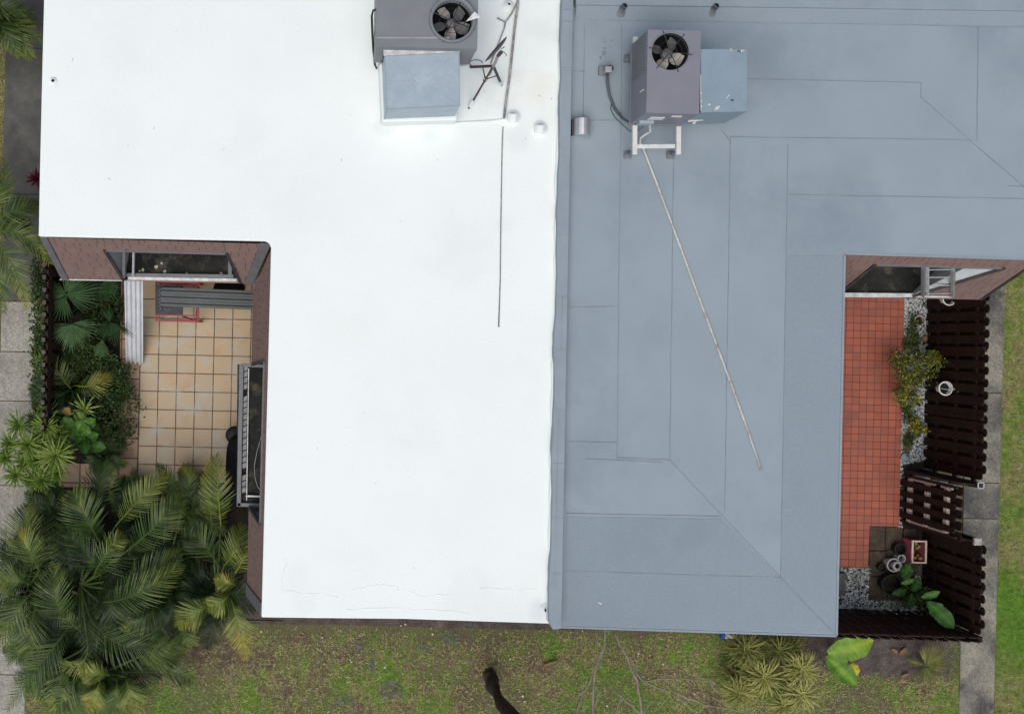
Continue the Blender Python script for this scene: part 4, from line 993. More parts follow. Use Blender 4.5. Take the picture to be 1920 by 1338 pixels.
# white hanging planter on the fence
def hanging(px, py, z, r, label, mat):
    c = P(px, py, z); t = thing("hanging_planter", label, "planter", c - EZ * .16)
    m = MB(); m.lathe(c - EZ * .17, [(.001, 0), (r * .66, 0), (r * .97, .16), (r * 1.06, .175), (r * .90, .178), (r * .88, .15), (r * .6, .04), (.001, .04)], 28); m.build("bowl", mat, t, smooth=False)
    m = MB(); m.lathe(c - EZ * .17, [(r * .8, .11), (.001, .115)], 20); m.build("soil", BLACK_IN, t)
    return t, c
t, c = hanging(1773, 728, .95, .118, "white round planter hooked on the dark fence by a curled hook", POT_W)
m = MB(); m.bar(c - EX * .11 + EZ * .012, c + EX * .11 - EY * .03 + EZ * .012, .006, .006); m.build("wire", POT_W, t)
m = MB(); h_ = P(1793, 731, .98); m.tube([c + EX * .118, h_ + EX * .01, P(1797, 734, 1.0), P(1799, 730, 1.03), P(1796, 727, 1.05)], .011, 6); m.build("hook", WOOD_L, t, smooth=True)
t, c = hanging(1780, 560, .9, .115, "white planter hooked on the dark fence, half hidden under the grey house's window", POT_W)
# rocks
def rock(px, py, r, mat, label, z=.02, flat=.6, group=None):
    m = MB(); c = P(px, py, z); n_ = 10; mm = 7; vs = []; sd_ = random.uniform(0, 50)
    for i in range(mm + 1):
        ph = math.pi * i / mm
        for j in range(n_):
            th = 2 * math.pi * j / n_; u = Vector((math.sin(ph) * math.cos(th), math.sin(ph) * math.sin(th), math.cos(ph)))
            k = r * (1 + .35 * (mnoise.noise(u * 1.3 + Vector((sd_, 0, 0)))))
            vs.append(c + Vector((u.x * k, u.y * k, u.z * k * flat + r * flat * .7)))
    m.add(vs, [(i * n_ + j, (i + 1) * n_ + j, (i + 1) * n_ + (j + 1) % n_, i * n_ + (j + 1) % n_) for i in range(mm) for j in range(n_)])
    solo(m, "rock", mat, label, "rock", group, smooth=True)
rock(1714, 651, .078, ROCK, "pale round stone in the pebble bed above the big yellow green bush"); rock(1734, 634, .07, ROCK_BR, "brown stone in the pebble bed")
rock(1716, 708, .085, ROCK, "grey stone half buried between the bush and the fence"); rock(1712, 757, .06, ROCK, "small grey stone below the big bush")
rock(1713, 808, .11, M("dark mossy rock", (.07, .065, .04), (.04, .045, .02), 9, .9, .3, 40, .8, 30), "dark mossy rock at the foot of the small yellow bush")
rock(1717, 815, .06, ROCK, "grey stone wedged beside the dark mossy rock"); rock(1744, 627, .03, CHIP, "tiny white stone against the fence foot")
# slabs under the pots, block by the house, crate
m = MB()
for (x0, y0, x1, y1) in ((1629, 986, 1658, 1030), (1660, 987, 1690, 1028), (1629, 1032, 1660, 1078), (1662, 1030, 1692, 1078), (1628, 1080, 1662, 1124), (1664, 1080, 1700, 1124), (1694, 990, 1716, 1030), (1694, 1032, 1728, 1078)):
    m.prism(pxpoly([(x0, y0), (x1, y0 + .6), (x1 - .9, y1 + .6), (x0 - .9, y1)], 0), .0, .03 + random.uniform(0, .006))
struct(m.build("paving", PAD, None, bevel=.008))
m = MB(); m.box(P(1572, 1093, .12), .18, .40, .18); solo(m, "concrete_block", CONC_DARK, "grey concrete block against the grey house by the pebbles", "block", bevel=.012)
t = thing("crate", "pink and red open crate full of clutter by the fence", "crate", P(1720, 1034))
c = P(1723, 1034, .38); W_, D_ = .24, .38
for sx, sy in ((1, 0), (-1, 0), (0, 1), (0, -1)):
    m = MB(); m.box(c - EZ * .17 + EX * (sx * W_ / 2) + EY * (sy * D_ / 2), .016 if sx else W_, .016 if sy else D_, .34); m.build("side", PINKY, t)
m = MB()
for sx, sy in ((1, 0), (-1, 0), (0, 1), (0, -1)): m.box(c + EZ * .004 + EX * (sx * W_ / 2) + EY * (sy * D_ / 2), .03 if sx else W_ + .03, .026 if sy else D_ - .03, .02)
m.build("rim", WOOD_L, t)
m = MB(); m.box(c - EZ * .33, W_ - .02, D_ - .02, .02); m.build("floor", PINKY, t)
m = MB()
for k in range(16):
    p = c - EZ * random.uniform(.06, .2) + EX * random.uniform(-.08, .08) + EY * random.uniform(-.15, .15); r = random.uniform(.02, .05)
    m.lathe(p, [(.001, -r), (r * .8, -r * .5), (r, 0), (r * .8, r * .5), (.001, r)], 8, Vector((random.uniform(-1, 1), random.uniform(-1, 1), 1)), tint=random.random())
m.build("contents", YELL, t, smooth=True)
# bottle at the wall foot
t = thing("paint_can", "white container with a blue end poking out under the grey roof edge", "container", P(1364, 1190))
m = MB(); a_, b_ = P(1358, 1190, .09), P(1380, 1191, .09); m.tube([a_, b_], .055, 14); m.build("body", POT_W, t, smooth=False)
m = MB(); m.tube([P(1351, 1190, .09), a_], .058, 14); m.build("cap", BLUE, t)

# ------------------------------------------------------------------ loose stones and grass
def vnoise(x, y, s, seed):
    """smooth value noise on arrays"""
    r = np.random.default_rng(seed); T = r.random((64, 64)); u, v = x * s + 100, y * s + 100
    i, j = np.floor(u).astype(int), np.floor(v).astype(int); fu, fv = u - i, v - j
    fu, fv = fu * fu * (3 - 2 * fu), fv * fv * (3 - 2 * fv); i %= 64; j %= 64; i1, j1 = (i + 1) % 64, (j + 1) % 64
    return (T[i, j] * (1 - fu) + T[i1, j] * fu) * (1 - fv) + (T[i, j1] * (1 - fu) + T[i1, j1] * fu) * fv
def inside(x, y, poly):
    c = np.zeros(len(x), bool); n_ = len(poly)
    for i in range(n_):
        (x1, y1), (x2, y2) = poly[i], poly[(i + 1) % n_]
        k = ((y1 > y) != (y2 > y)) & (x < (x2 - x1) * (y - y1) / (y2 - y1 + 1e-12) + x1); c ^= k
    return c
def scatter(pts, n_):
    xs, ys = [p[0] for p in pts], [p[1] for p in pts]
    x = rng.uniform(min(xs), max(xs), n_); y = rng.uniform(min(ys), max(ys), n_)
    k = inside(x, y, pts); return x[k], y[k]
def raw_mesh(name, verts, faces, tint, mat, nper):
    me = bpy.data.meshes.new(name); nv, nf = len(verts), len(faces)
    me.vertices.add(nv); me.vertices.foreach_set("co", verts.astype(np.float32).ravel())
    me.loops.add(nf * nper); me.loops.foreach_set("vertex_index", faces.astype(np.int32).ravel())
    me.polygons.add(nf); me.polygons.foreach_set("loop_start", np.arange(nf, dtype=np.int32) * nper)
    at = me.attributes.new("tint", 'FLOAT', 'POINT'); at.data.foreach_set("value", tint.astype(np.float32))
    me.update(calc_edges=True); me.validate(); me.materials.append(mat)
    o = bpy.data.objects.new(name, me); COL.objects.link(o); return o
X_, Y_, S_, T_ = [], [], [], []
for poly, n_ in (([(1688, 556), (1738, 556), (1736, 862), (1684, 872)], 4200), ([(1684, 850), (1692, 850), (1690, 990), (1680, 990)], 260), ([(1565, 1063), (1632, 1063), (1632, 1124), (1720, 1126), (1722, 1150), (1565, 1146)], 2600), ([(1716, 1050), (1726, 1050), (1724, 1135), (1714, 1135)], 260)):
    pw = [tuple(P(a, b)[:2]) for a, b in poly]; x, y = scatter(pw, n_)
    X_.append(x); Y_.append(y)
X_ = np.concatenate(X_); Y_ = np.concatenate(Y_); n_ = len(X_)
r_ = rng.uniform(.010, .024, n_); base = np.array([[1, 0, 0], [0, 1, 0], [-1, 0, 0], [0, -1, 0], [0, 0, .8], [0, 0, -.5], [.75, .75, .1], [-.75, .75, .1], [-.75, -.75, .1], [.75, -.75, .1]])
ang = rng.uniform(0, 6.28, n_); ca, sa = np.cos(ang), np.sin(ang)
V_ = base[None] * r_[:, None, None] * rng.uniform(.7, 1.2, (n_, 10, 1)) * np.array([1.25, .85, .8])
vx = V_[..., 0] * ca[:, None] - V_[..., 1] * sa[:, None] + X_[:, None]; vy = V_[..., 0] * sa[:, None] + V_[..., 1] * ca[:, None] + Y_[:, None]; vz = V_[..., 2] + r_[:, None] * .4 + .012
ring = [0, 6, 1, 7, 2, 8, 3, 9]; F_ = np.array([(ring[i], ring[(i + 1) % 8], 4) for i in range(8)] + [(ring[(i + 1) % 8], ring[i], 5) for i in range(8)])
tt = np.clip(rng.normal(.5, .25, n_), 0, 1)
o = raw_mesh("pebbles", np.stack([vx, vy, vz], -1).reshape(-1, 3), (F_[None] + (np.arange(n_) * 10)[:, None, None]).reshape(-1, 3), np.repeat(tt, 10), PEBBLE, 3)
tag(o, kind='stuff')

def blades(x, y, tint, hmin, hmax, wd, lean=1.0, z=0.0):
    n_ = len(x); a = rng.uniform(0, 6.28, n_); h = rng.uniform(hmin, hmax, n_); l = rng.uniform(.3, 1.0, n_) * lean * h
    dx, dy = np.cos(a), np.sin(a); w_ = wd * rng.uniform(.6, 1.2, n_)
    v = np.empty((n_, 3, 3))
    v[:, 0] = np.stack([x - dy * w_, y + dx * w_, np.full(n_, z)], -1); v[:, 1] = np.stack([x + dy * w_, y - dx * w_, np.full(n_, z)], -1)
    v[:, 2] = np.stack([x + dx * l, y + dy * l, z + h * rng.uniform(.35, .8, n_)], -1)
    return v.reshape(-1, 3), np.repeat(tint, 3)
VS, TS = [], []
# thin lawn below the houses: green, straw and bare mixed in patches
x, y = scatter([tuple(P(a, b)[:2]) for a, b in ((-60, 1130), (460, 1160), (1035, 1176), (1500, 1196), (1560, 1260), (1800, 1268), (1792, 1500), (-60, 1480))], 300000)
ma = vnoise(x, y, .9, 1) * .5 + vnoise(x, y, 2.6, 2) * .3 + vnoise(x, y, 7, 3) * .2
gr = vnoise(x, y, .7, 4) * .45 + vnoise(x, y, 3.1, 5) * .35 + vnoise(x, y, 11, 8) * .2
dn_ = np.clip((ma - .22) * 2.6, .15, 1); pyv = NY - y / HC * FPX; edge_ = np.clip((pyv - 1168 - (x / HC * FPX) * .012 - 6) / 40, 0, 1)
bare_ = np.clip((np.hypot((x / HC * FPX + NX - 150) / 240, (pyv - 1120) / 150) - .75) * 4, 0, 1)
k = rng.random(len(x)) < dn_ * edge_ * bare_; x, y, gr = x[k], y[k], gr[k] + (vnoise(x[k], y[k], 26, 12) - .5) * .35
left_g = np.exp(-((x + 2.0) ** 2 / 1.2 + (y + 6.7) ** 2 / .5)) * .35
ti = np.clip((gr - .5) * 2.9 + .50 + left_g + rng.normal(0, .24, len(x)), 0, 1)
v, t_ = blades(x, y, ti, .02, .07, .0085, 1.2); VS.append(v); TS.append(t_)
# thick mown lawn beyond the right walk and beyond the left walk
x, y = scatter([tuple(P(a, b)[:2]) for a, b in ((1884, 480), (2050, 480), (2050, 1480), (1858, 1480))], 190000)
gr = vnoise(x, y, .8, 6) * .45 + vnoise(x, y, 2.5, 7) * .35 + vnoise(x, y, 9, 9) * .2
gr = gr + (vnoise(x, y, 26, 13) - .5) * .3
ti = np.clip((gr - .5) * 1.5 + .76 + rng.normal(0, .2, len(x)), 0, 1)
v, t_ = blades(x, y, ti, .03, .07, .0075, 1.0); VS.append(v); TS.append(t_)
x, y = scatter([tuple(P(a, b)[:2]) for a, b in ((-60, -80), (10, -80), (10, 560), (-60, 560))], 22000)
v, t_ = blades(x, y, np.clip(rng.normal(.4, .2, len(x)), 0, 1), .03, .06, .005); VS.append(v); TS.append(t_)
# edge weeds by walks and in the pebble bed
for poly, n_ in (([(66, 560), (84, 560), (74, 800), (60, 800)], 2600), ([(1684, 560), (1706, 560), (1700, 860), (1680, 860)], 2600), ([(1565, 1063), (1632, 1063), (1632, 1090), (1575, 1100)], 900), ([(1640, 1122), (1690, 1124), (1690, 1140), (1650, 1138)], 900), ([(1780, 1200), (1800, 1200), (1796, 1340), (1780, 1340)], 900)):
    x, y = scatter([tuple(P(a, b)[:2]) for a, b in poly], n_)
    v, t_ = blades(x, y, np.clip(rng.normal(.72, .15, len(x)), 0, 1), .03, .09, .006, .9); VS.append(v); TS.append(t_)
x, y = scatter([tuple(P(a, b)[:2]) for a, b in ((380, 1185), (1035, 1190), (1420, 1205), (1420, 1480), (300, 1480))], 1500)
k = vnoise(x, y, 1.4, 31) > .52; x, y = x[k], y[k]
v, t_ = blades(x, y, np.clip(rng.normal(.2, .12, len(x)), 0, 1), .03, .07, .008, 1.6, .03); VS.append(v); TS.append(t_)
V_ = np.concatenate(VS); T_ = np.concatenate(TS)
o = raw_mesh("grass", V_, np.arange(len(V_)).reshape(-1, 3), T_, GRASS, 3); tag(o, kind='stuff')

# ------------------------------------------------------------------ plants
def bez(a, b, c, t): return a * ((1 - t) ** 2) + b * (2 * t * (1 - t)) + c * (t * t)
def frond(mb, a, b, c, W, n=46, tint=.4, tvar=.15, wd=.0130, droop=.45, tip_tint=None, vee=.18, side=0):
    """feather frond: rachis a-b-c, leaflets up to W long on both sides"""
    a, b, c = Vector(a), Vector(b), Vector(c)
    pts = [bez(a, b, c, i / 14) for i in range(15)]
    mb.tube(pts, [.014 * (1 - .8 * i / 14) for i in range(15)], 4, tint=min(1, tint + .14), cap=False)
    for i in range(n):
        t = .10 + .90 * (i / (n - 1)) ** .92
        p = bez(a, b, c, t); d = (bez(a, b, c, min(1, t + .02)) - bez(a, b, c, t - .02)).normalized()
        s0 = d.cross(EZ)
        if s0.length < .05: s0 = EX.copy()
        s0.normalize(); up = s0.cross(d).normalized()
        prof = min(1, .35 + (t - .1) * 3.2) * (1 - .72 * max(0, (t - .35) / .65) ** 1.4)
        for s_ in (-1, 1):
            if side and s_ != side and random.random() < .55: continue
            if random.random() < .03: continue
            L_ = W * 1.22 * prof * random.uniform(.84, 1.1); al = math.radians(32 + 24 * (1 - t) + random.uniform(-5, 5))
            dr = d * math.cos(al) + s0 * (s_ * math.sin(al)) + up * (vee + random.uniform(-.08, .08)); dr.normalize()
            nrm = dr.cross(d).normalized(); sd_ = dr.cross(up if abs(dr.dot(up)) < .9 else d).normalized()
            w_ = wd * (.7 + .6 * prof) * random.uniform(.85, 1.15)
            p1 = p + dr * L_ * .45; p2 = p + dr * L_ * .8 - EZ * (droop * L_ * .16); p3 = p + dr * L_ - EZ * (droop * L_ * .42)
            tb = tint + random.uniform(-tvar, tvar)
            if tip_tint is not None: tb += (tip_tint - tint) * max(0, (t - .25) / .75)
            tb = max(0, min(1, tb)); te = min(1, tb + .07)
            mb.add([p - sd_ * w_ * .35, p + sd_ * w_ * .35, p1 - sd_ * w_ * .5, p1 + sd_ * w_ * .5, p2 - sd_ * w_ * .34, p2 + sd_ * w_ * .34, p3],
                   ((0, 1, 3, 2), (2, 3, 5, 4), (4, 5, 6)), (tb, tb, tb, tb, te, te, te))

def palm(label, cat, base, crown_z, group, fronds, rand=0, L=1.4, mat=PALM, W=.36, stems=4, azr=(0, 360), rt=(.12, .42), elev=(.25, 1.1), jit=.12, low=0):
    """palm clump: base pixel on the ground, fronds given as (base px, bend px, tip px, heights, width, tint ...) plus random ones"""
    b0 = P(*base, 0); hub = b0 + EZ * crown_z
    t = thing("palm_tree", label, cat, b0, group)
    m = MB()
    for k in range(stems):
        o_ = Vector((random.uniform(-jit, jit), random.uniform(-jit, jit), 0)); q = Vector((random.uniform(-jit, jit), random.uniform(-jit, jit), 0)) * 1.2
        m.tube([b0 + o_, b0 + o_ * 1.3 + EZ * crown_z * .5, hub + q - EZ * .1], [.06, .045, .03], 8)
    m.build("trunk", BARK, t, smooth=True)
    m = MB()
    for f in fronds:
        (pa, za), (pb, zb), (pc, zc) = f[0], f[1], f[2]; kw = f[3] if len(f) > 3 else {}
        kw = dict(kw); W_ = kw.pop('W', W)
        a_, b_, c_ = P(*pa, za), P(*pb, zb), P(*pc, zc)
        b_ = b_ * 2 - (a_ + c_) / 2          # make the curve pass through the middle point
        frond(m, a_, b_, c_, W_, **kw)
        m.tube([hub - EZ * .15, (hub + a_) / 2 - EZ * .05, a_], [.02, .017, .014], 5, tint=.35, cap=False)
    for k in range(rand):
        az = math.radians(random.uniform(*azr)); e = random.uniform(*elev); l_ = L * random.uniform(.75, 1.1)
        d_ = Vector((math.cos(az), math.sin(az), 0)); s_ = hub + Vector((random.uniform(-jit, jit), random.uniform(-jit, jit), random.uniform(-.5, 0) - low))
        mid = s_ + d_ * (l_ * .5 * math.cos(e)) + EZ * (l_ * .5 * math.sin(e)); tip = s_ + d_ * (l_ * (.6 + .4 * math.cos(e))) + EZ * (l_ * (.35 * math.sin(e) - .22))
        ti = random.uniform(*rt); tt_ = ti + random.choice((0, .05, .15, .3))  # low rt puts the shade of the gaps into the under-fronds' colour
        frond(m, s_, mid * 1.0 + (mid - (s_ + tip) / 2) * .6, tip, W * random.uniform(.85, 1.1), n=38, tint=ti, tip_tint=tt_)
    m.build("crown", mat, t)
    return t

AG = "areca palms massed at the white house's lower corner"
big = [
    (((190, 1020), 1.9), ((160, 968), 2.3), ((137, 922), 2.1), dict(W=.44, tint=0.23, tip_tint=0.45, n=50)),
    (((233, 1036), 1.9), ((292, 985), 2.35), ((342, 931), 2.0), dict(W=.42, tint=0.25, tip_tint=0.39, n=50)),
    (((176, 960), 1.5), ((186, 912), 1.8), ((193, 868), 1.6), dict(W=.40, tint=0.15, tip_tint=0.25)),
    (((217, 985), 1.6), ((262, 935), 1.9), ((308, 890), 1.7), dict(W=.34, tint=0.38, tip_tint=0.57)),
    (((186, 1128), 2.0), ((258, 1112), 2.5), ((337, 1060), 2.1), dict(W=.42, tint=0.23, tip_tint=0.50, n=50, droop=.7)),
    (((217, 1105), 1.9), ((280, 1072), 2.2), ((333, 1038), 1.9), dict(W=.36, tint=0.23, tip_tint=0.41)),
    (((166, 1150), 2.0), ((240, 1212), 2.3), ((362, 1200), 1.7), dict(W=.46, tint=0.23, tip_tint=0.37, n=50, droop=.8)),
    (((133, 1163), 2.2), ((104, 1125), 2.6), ((103, 1062), 2.3), dict(W=.42, tint=0.29, tip_tint=0.47, n=50, droop=.7)),
    (((131, 1172), 2.0), ((80, 1240), 2.2), ((14, 1328), 1.4), dict(W=.40, tint=0.21, tip_tint=0.37, n=50)),
    (((196, 1030), 2.1), ((212, 1018), 2.4), ((230, 1003), 2.2), dict(W=.24, tint=0.35, tip_tint=0.57, n=22, wd=.012)),
    (((176, 1080), 2.0), ((194, 1046), 2.4), ((228, 1012), 2.2), dict(W=.30, tint=0.27, tip_tint=0.50, n=26, wd=.013)),
    (((150, 1180), 2.1), ((135, 1168), 2.35), ((105, 1130), 2.3), dict(W=.2, tint=0.33, n=20, wd=.012)),
    (((165, 1210), 1.9), ((150, 1245), 2.1), ((112, 1243), 1.9), dict(W=.26, tint=0.43, tip_tint=0.55, n=24, wd=.012)),
    (((190, 1075), 1.8), ((170, 1050), 2.0), ((128, 1000), 1.7), dict(W=.42, tint=0.13, tip_tint=0.25)),
    (((195, 1090), 1.8), ((205, 1130), 2.1), ((215, 1190), 1.9), dict(W=.36, tint=0.11, tip_tint=0.20)),
]
palm("tallest areca palm, its long arching fronds filling the middle of the palm mass", "palm", (186, 1060), 1.7, AG, big, 22, 1.5, rt=(.0, .16), low=.5)
palm("areca palm leaning over the walk, its fronds browning at the tips", "palm", (84, 1075), 1.3, AG, [
    (((73, 1070), 1.6), ((52, 1030), 1.95), ((34, 1003), 1.7), dict(W=.38, tint=.32, tip_tint=.7)),
    (((54, 1092), 1.6), ((28, 1090), 1.8), ((-8, 1094), 1.3), dict(W=.36, tint=.34, tip_tint=.46)),
    (((62, 1055), 1.4), ((46, 1000), 1.7), ((50, 948), 1.3), dict(W=.40, tint=.36, tip_tint=.52)),
    (((60, 1110), 1.5), ((30, 1150), 1.7), ((8, 1215), 1.2), dict(W=.42, tint=.30, tip_tint=.42)),
    (((70, 1120), 1.4), ((58, 1180), 1.6), ((56, 1240), 1.2), dict(W=.40, tint=.30, tip_tint=.4)),
    (((40, 1130), 1.3), ((14, 1165), 1.5), ((-22, 1190), 1.1), dict(W=.38, tint=.32, tip_tint=.44)),
], 11, 1.3, azr=(60, 290), rt=(.03, .30), low=.2)
palm("slender areca palm close against the white house with yellow tipped fronds", "palm", (417, 1098), 1.2, AG, [
    (((414, 985), 1.3), ((409, 922), 1.6), ((404, 856), 1.3), dict(W=.34, tint=.46, tip_tint=.48, n=44)),
    (((398, 985), 1.25), ((392, 925), 1.5), ((393, 868), 1.3), dict(W=.24, tint=.34, tip_tint=.72)),
    (((441, 1073), 1.5), ((453, 1052), 1.8), ((459, 1024), 1.6), dict(W=.26, tint=.52, tip_tint=.6, n=22, wd=.012)),
    (((396, 1135), 1.4), ((366, 1148), 1.6), ((335, 1174), 1.2), dict(W=.34, tint=.42, tip_tint=.58)),
    (((434, 1124), 1.4), ((448, 1178), 1.5), ((460, 1236), .9), dict(W=.32, tint=.44, tip_tint=.80, n=50)),
    (((430, 1110), 1.5), ((415, 1128), 1.7), ((385, 1140), 1.4), dict(W=.28, tint=.44, tip_tint=.5)),
    (((420, 1060), 1.3), ((440, 1030), 1.6), ((455, 985), 1.3), dict(W=.32, tint=.40, tip_tint=.46)),
    (((440, 1095), 1.5), ((428, 1092), 1.7), ((404, 1088), 1.5), dict(W=.22, tint=.55, tip_tint=.6, n=20, wd=.012)),
    (((410, 1060), 1.2), ((380, 1020), 1.5), ((345, 985), 1.1), dict(W=.38, tint=.22, tip_tint=.34)),
], 9, 1.1, rt=(.0, .16), low=.35)
palm("short areca palm at the bottom of the mass with lime young fronds", "palm", (212, 1235), .9, AG, [
    (((190, 1270), 1.2), ((180, 1298), 1.4), ((170, 1330), 1.0), dict(W=.30, tint=.44, tip_tint=.64)),
    (((236, 1268), 1.2), ((245, 1300), 1.4), ((262, 1342), .9), dict(W=.32, tint=.38, tip_tint=.62)),
    (((298, 1258), .9), ((330, 1262), 1.0), ((368, 1280), .7), dict(W=.30, tint=.26, tip_tint=.36)),
    (((205, 1265), 1.3), ((180, 1262), 1.5), ((148, 1258), 1.3), dict(W=.26, tint=.46, tip_tint=.6)),
    (((220, 1275), 1.2), ((215, 1305), 1.3), ((208, 1350), .9), dict(W=.34, tint=.3, tip_tint=.4)),
    (((262, 1230), 1.2), ((300, 1232), 1.4), ((345, 1222), 1.0), dict(W=.32, tint=.28, tip_tint=.40)),
    (((150, 1262), 1.2), ((125, 1300), 1.3), ((90, 1345), .9), dict(W=.34, tint=.26, tip_tint=.40)),
    (((130, 1240), 1.2), ((110, 1290), 1.3), ((118, 1350), .9), dict(W=.34, tint=.30, tip_tint=.62)),
], 9, 1.1, azr=(170, 370), rt=(.04, .34), low=.15)
palm("dark areca palm in the middle between the tallest palm and the house", "palm", (318, 1080), .9, AG, [
    (((300, 1120), 1.0), ((270, 1160), 1.1), ((225, 1172), .9), dict(W=.32, tint=.18, tip_tint=.5)),
    (((310, 935), .9), ((318, 905), 1.1), ((296, 872), .9), dict(W=.22, tint=.24, tip_tint=.30)),
    (((345, 940), .9), ((352, 905), 1.0), ((340, 878), .8), dict(W=.24, tint=.20, tip_tint=.78)),
    (((330, 1150), .9), ((345, 1195), 1.0), ((360, 1210), .8), dict(W=.28, tint=.30, tip_tint=.64)),
    (((330, 1040), 1.2), ((360, 1015), 1.4), ((398, 1000), 1.1), dict(W=.32, tint=.16, tip_tint=.26)),
], 18, 1.15, rt=(.0, .16))
palm("areca palm low in the mass beside the walk, its fronds dark and drooping", "palm", (118, 1225), .8, AG, [
    (((110, 1240), 1.0), ((70, 1270), 1.2), ((30, 1275), .8), dict(W=.36, tint=.24, tip_tint=.36)),
    (((125, 1250), 1.0), ((112, 1300), 1.1), ((70, 1338), .7), dict(W=.34, tint=.2, tip_tint=.5)),
    (((140, 1250), 1.0), ((150, 1300), 1.15), ((140, 1350), .7), dict(W=.34, tint=.26, tip_tint=.4)),
    (((150, 1220), 1.1), ((172, 1190), 1.3), ((190, 1160), 1.1), dict(W=.34, tint=.12, tip_tint=.2)),
    (((100, 1215), 1.0), ((60, 1215), 1.2), ((15, 1240), .8), dict(W=.36, tint=.2, tip_tint=.34))], 10, 1.1, rt=(.0, .14), low=.35)
palm("low dark areca palm filling the bed along the patio's lower edge", "palm", (262, 945), .45, AG, [], 20, .75, rt=(.04, .26), W=.26)
palm("low dark areca palm between the patio's lower edge and the long window", "palm", (360, 955), .5, AG, [], 20, .75, rt=(.05, .30), W=.26)
palm("low dark areca palm under the spiky shrub by the walk", "palm", (118, 975), .5, AG, [], 18, .8, rt=(.02, .22), W=.28)
WG = "palms beyond the upper walk"
palm("dark palm over the walk at the white roof's upper corner", "palm", (30, 62), 1.5, WG, [], 20, .95, rt=(.10, .36), W=.30)
palm("drooping palm at the walk's outer edge with yellowing lower frond, opposite the short wall end", "palm", (-52, 440), 1.9, WG, [
    (((-20, 420), 2.2), ((30, 395), 2.3), ((76, 382), 1.8), dict(W=.28, tint=.28, tip_tint=.40, n=44)),
    (((-20, 440), 2.2), ((40, 440), 2.3), ((92, 492), 1.7), dict(W=.30, tint=.28, tip_tint=.58, n=46, droop=.7)),
    (((-20, 455), 2.1), ((22, 495), 2.2), ((50, 578), 1.5), dict(W=.30, tint=.30, tip_tint=.58, n=50)),
    (((-24, 470), 2.0), ((-2, 520), 2.1), ((8, 585), 1.4), dict(W=.28, tint=.32, tip_tint=.4)),
    (((-24, 410), 2.0), ((0, 360), 2.2), ((10, 305), 1.6), dict(W=.30, tint=.36, tip_tint=.46)),
    (((-24, 430), 2.0), ((18, 418), 2.0), ((55, 425), 1.5), dict(W=.30, tint=.24, tip_tint=.34)),
], 9, 1.1, azr=(-80, 80), rt=(.16, .4), low=.3)
BP = "small palms in the bed behind the brown fence"
palm("small feather palm in the bed with one golden tinged frond", "palm", (136, 724), .5, BP, [
    (((133, 728), .75), ((112, 702), .95), ((97, 672), .8), dict(W=.30, tint=.34, tip_tint=.44, n=22, wd=.010)),
    (((142, 722), .75), ((172, 722), .9), ((205, 704), .7), dict(W=.28, tint=.44, tip_tint=.86, n=22, wd=.010)),
    (((132, 732), .75), ((112, 742), .9), ((88, 770), .7), dict(W=.30, tint=.12, tip_tint=.2, n=22, wd=.010)),
    (((138, 735), .75), ((128, 765), .9), ((112, 790), .7), dict(W=.30, tint=.10, tip_tint=.16, n=22, wd=.010)),
], 6, .7, rt=(.04, .18), stems=1, jit=.05)

def fan_leaf(mb, root, hub, ang, R_, spread, nseg, tint, droop=.3, tilt=0.0, cut=.45, twist=0):
    """palmate leaf: segments from hub, heading ang (world), opened over spread; petiole from root"""
    root, hub = Vector(root), Vector(hub); mb.tube([root, (root + hub) / 2 + EZ * .06, hub], [.012, .010, .008], 5, tint=min(1, tint + .2), cap=False)
    st = spread / nseg
    for k in range(nseg):
        a = ang + (k + .5) * st - spread / 2; l_ = R_ * (1 - .28 * abs((k + .5) / nseg - .5) * 2) * random.uniform(.88, 1.08)
        d_ = Vector((math.cos(a), math.sin(a), tilt * math.cos(a - ang) + random.uniform(-.05, .05))); s_ = Vector((-math.sin(a), math.cos(a), 0))
        w1 = l_ * cut * math.tan(st / 2) * 1.02; fold = EZ * (.35 * w1)
        p0 = hub; p1 = hub + d_ * l_ * cut; p2 = hub + d_ * l_ * .78 - EZ * droop * l_ * .1; p3 = hub + d_ * l_ + s_ * random.uniform(-.04, .04) * l_ - EZ * droop * l_ * .34
        t0 = max(0, min(1, tint + random.uniform(-.1, .1))); t1 = min(1, t0 + .12)
        vs = [p0, p1 - s_ * w1 - fold, p1 + fold, p1 + s_ * w1 - fold, p2 - s_ * w1 * .55 - fold * .5, p2 + fold * .5, p2 + s_ * w1 * .55 - fold * .5, p3]
        mb.add(vs, ((0, 2, 1), (0, 3, 2), (1, 2, 5, 4), (2, 3, 6, 5), (4, 5, 7), (5, 6, 7)), (t0, t0, t0, t0, t0, t0, t0, t1))
def fan_palm(label, base, leaves, mat=FAN, group=None, name="fan_palm", z0=.1):
    b0 = P(*base, 0); t = thing(name, label, "palm", b0, group)
    m = MB(); m.tube([b0, b0 + EZ * max(.12, z0 + .1)], [.06, .045], 8); m.build("trunk", BARK, t, smooth=True)
    m = MB()
    for (hub, z, ang, R_, sp, n_, ti, kw) in leaves: fan_leaf(m, b0 + EZ * z0, P(*hub, z), math.radians(ang), R_, math.radians(sp), n_, ti, **kw)
    m.build("leaves", mat, t); return t
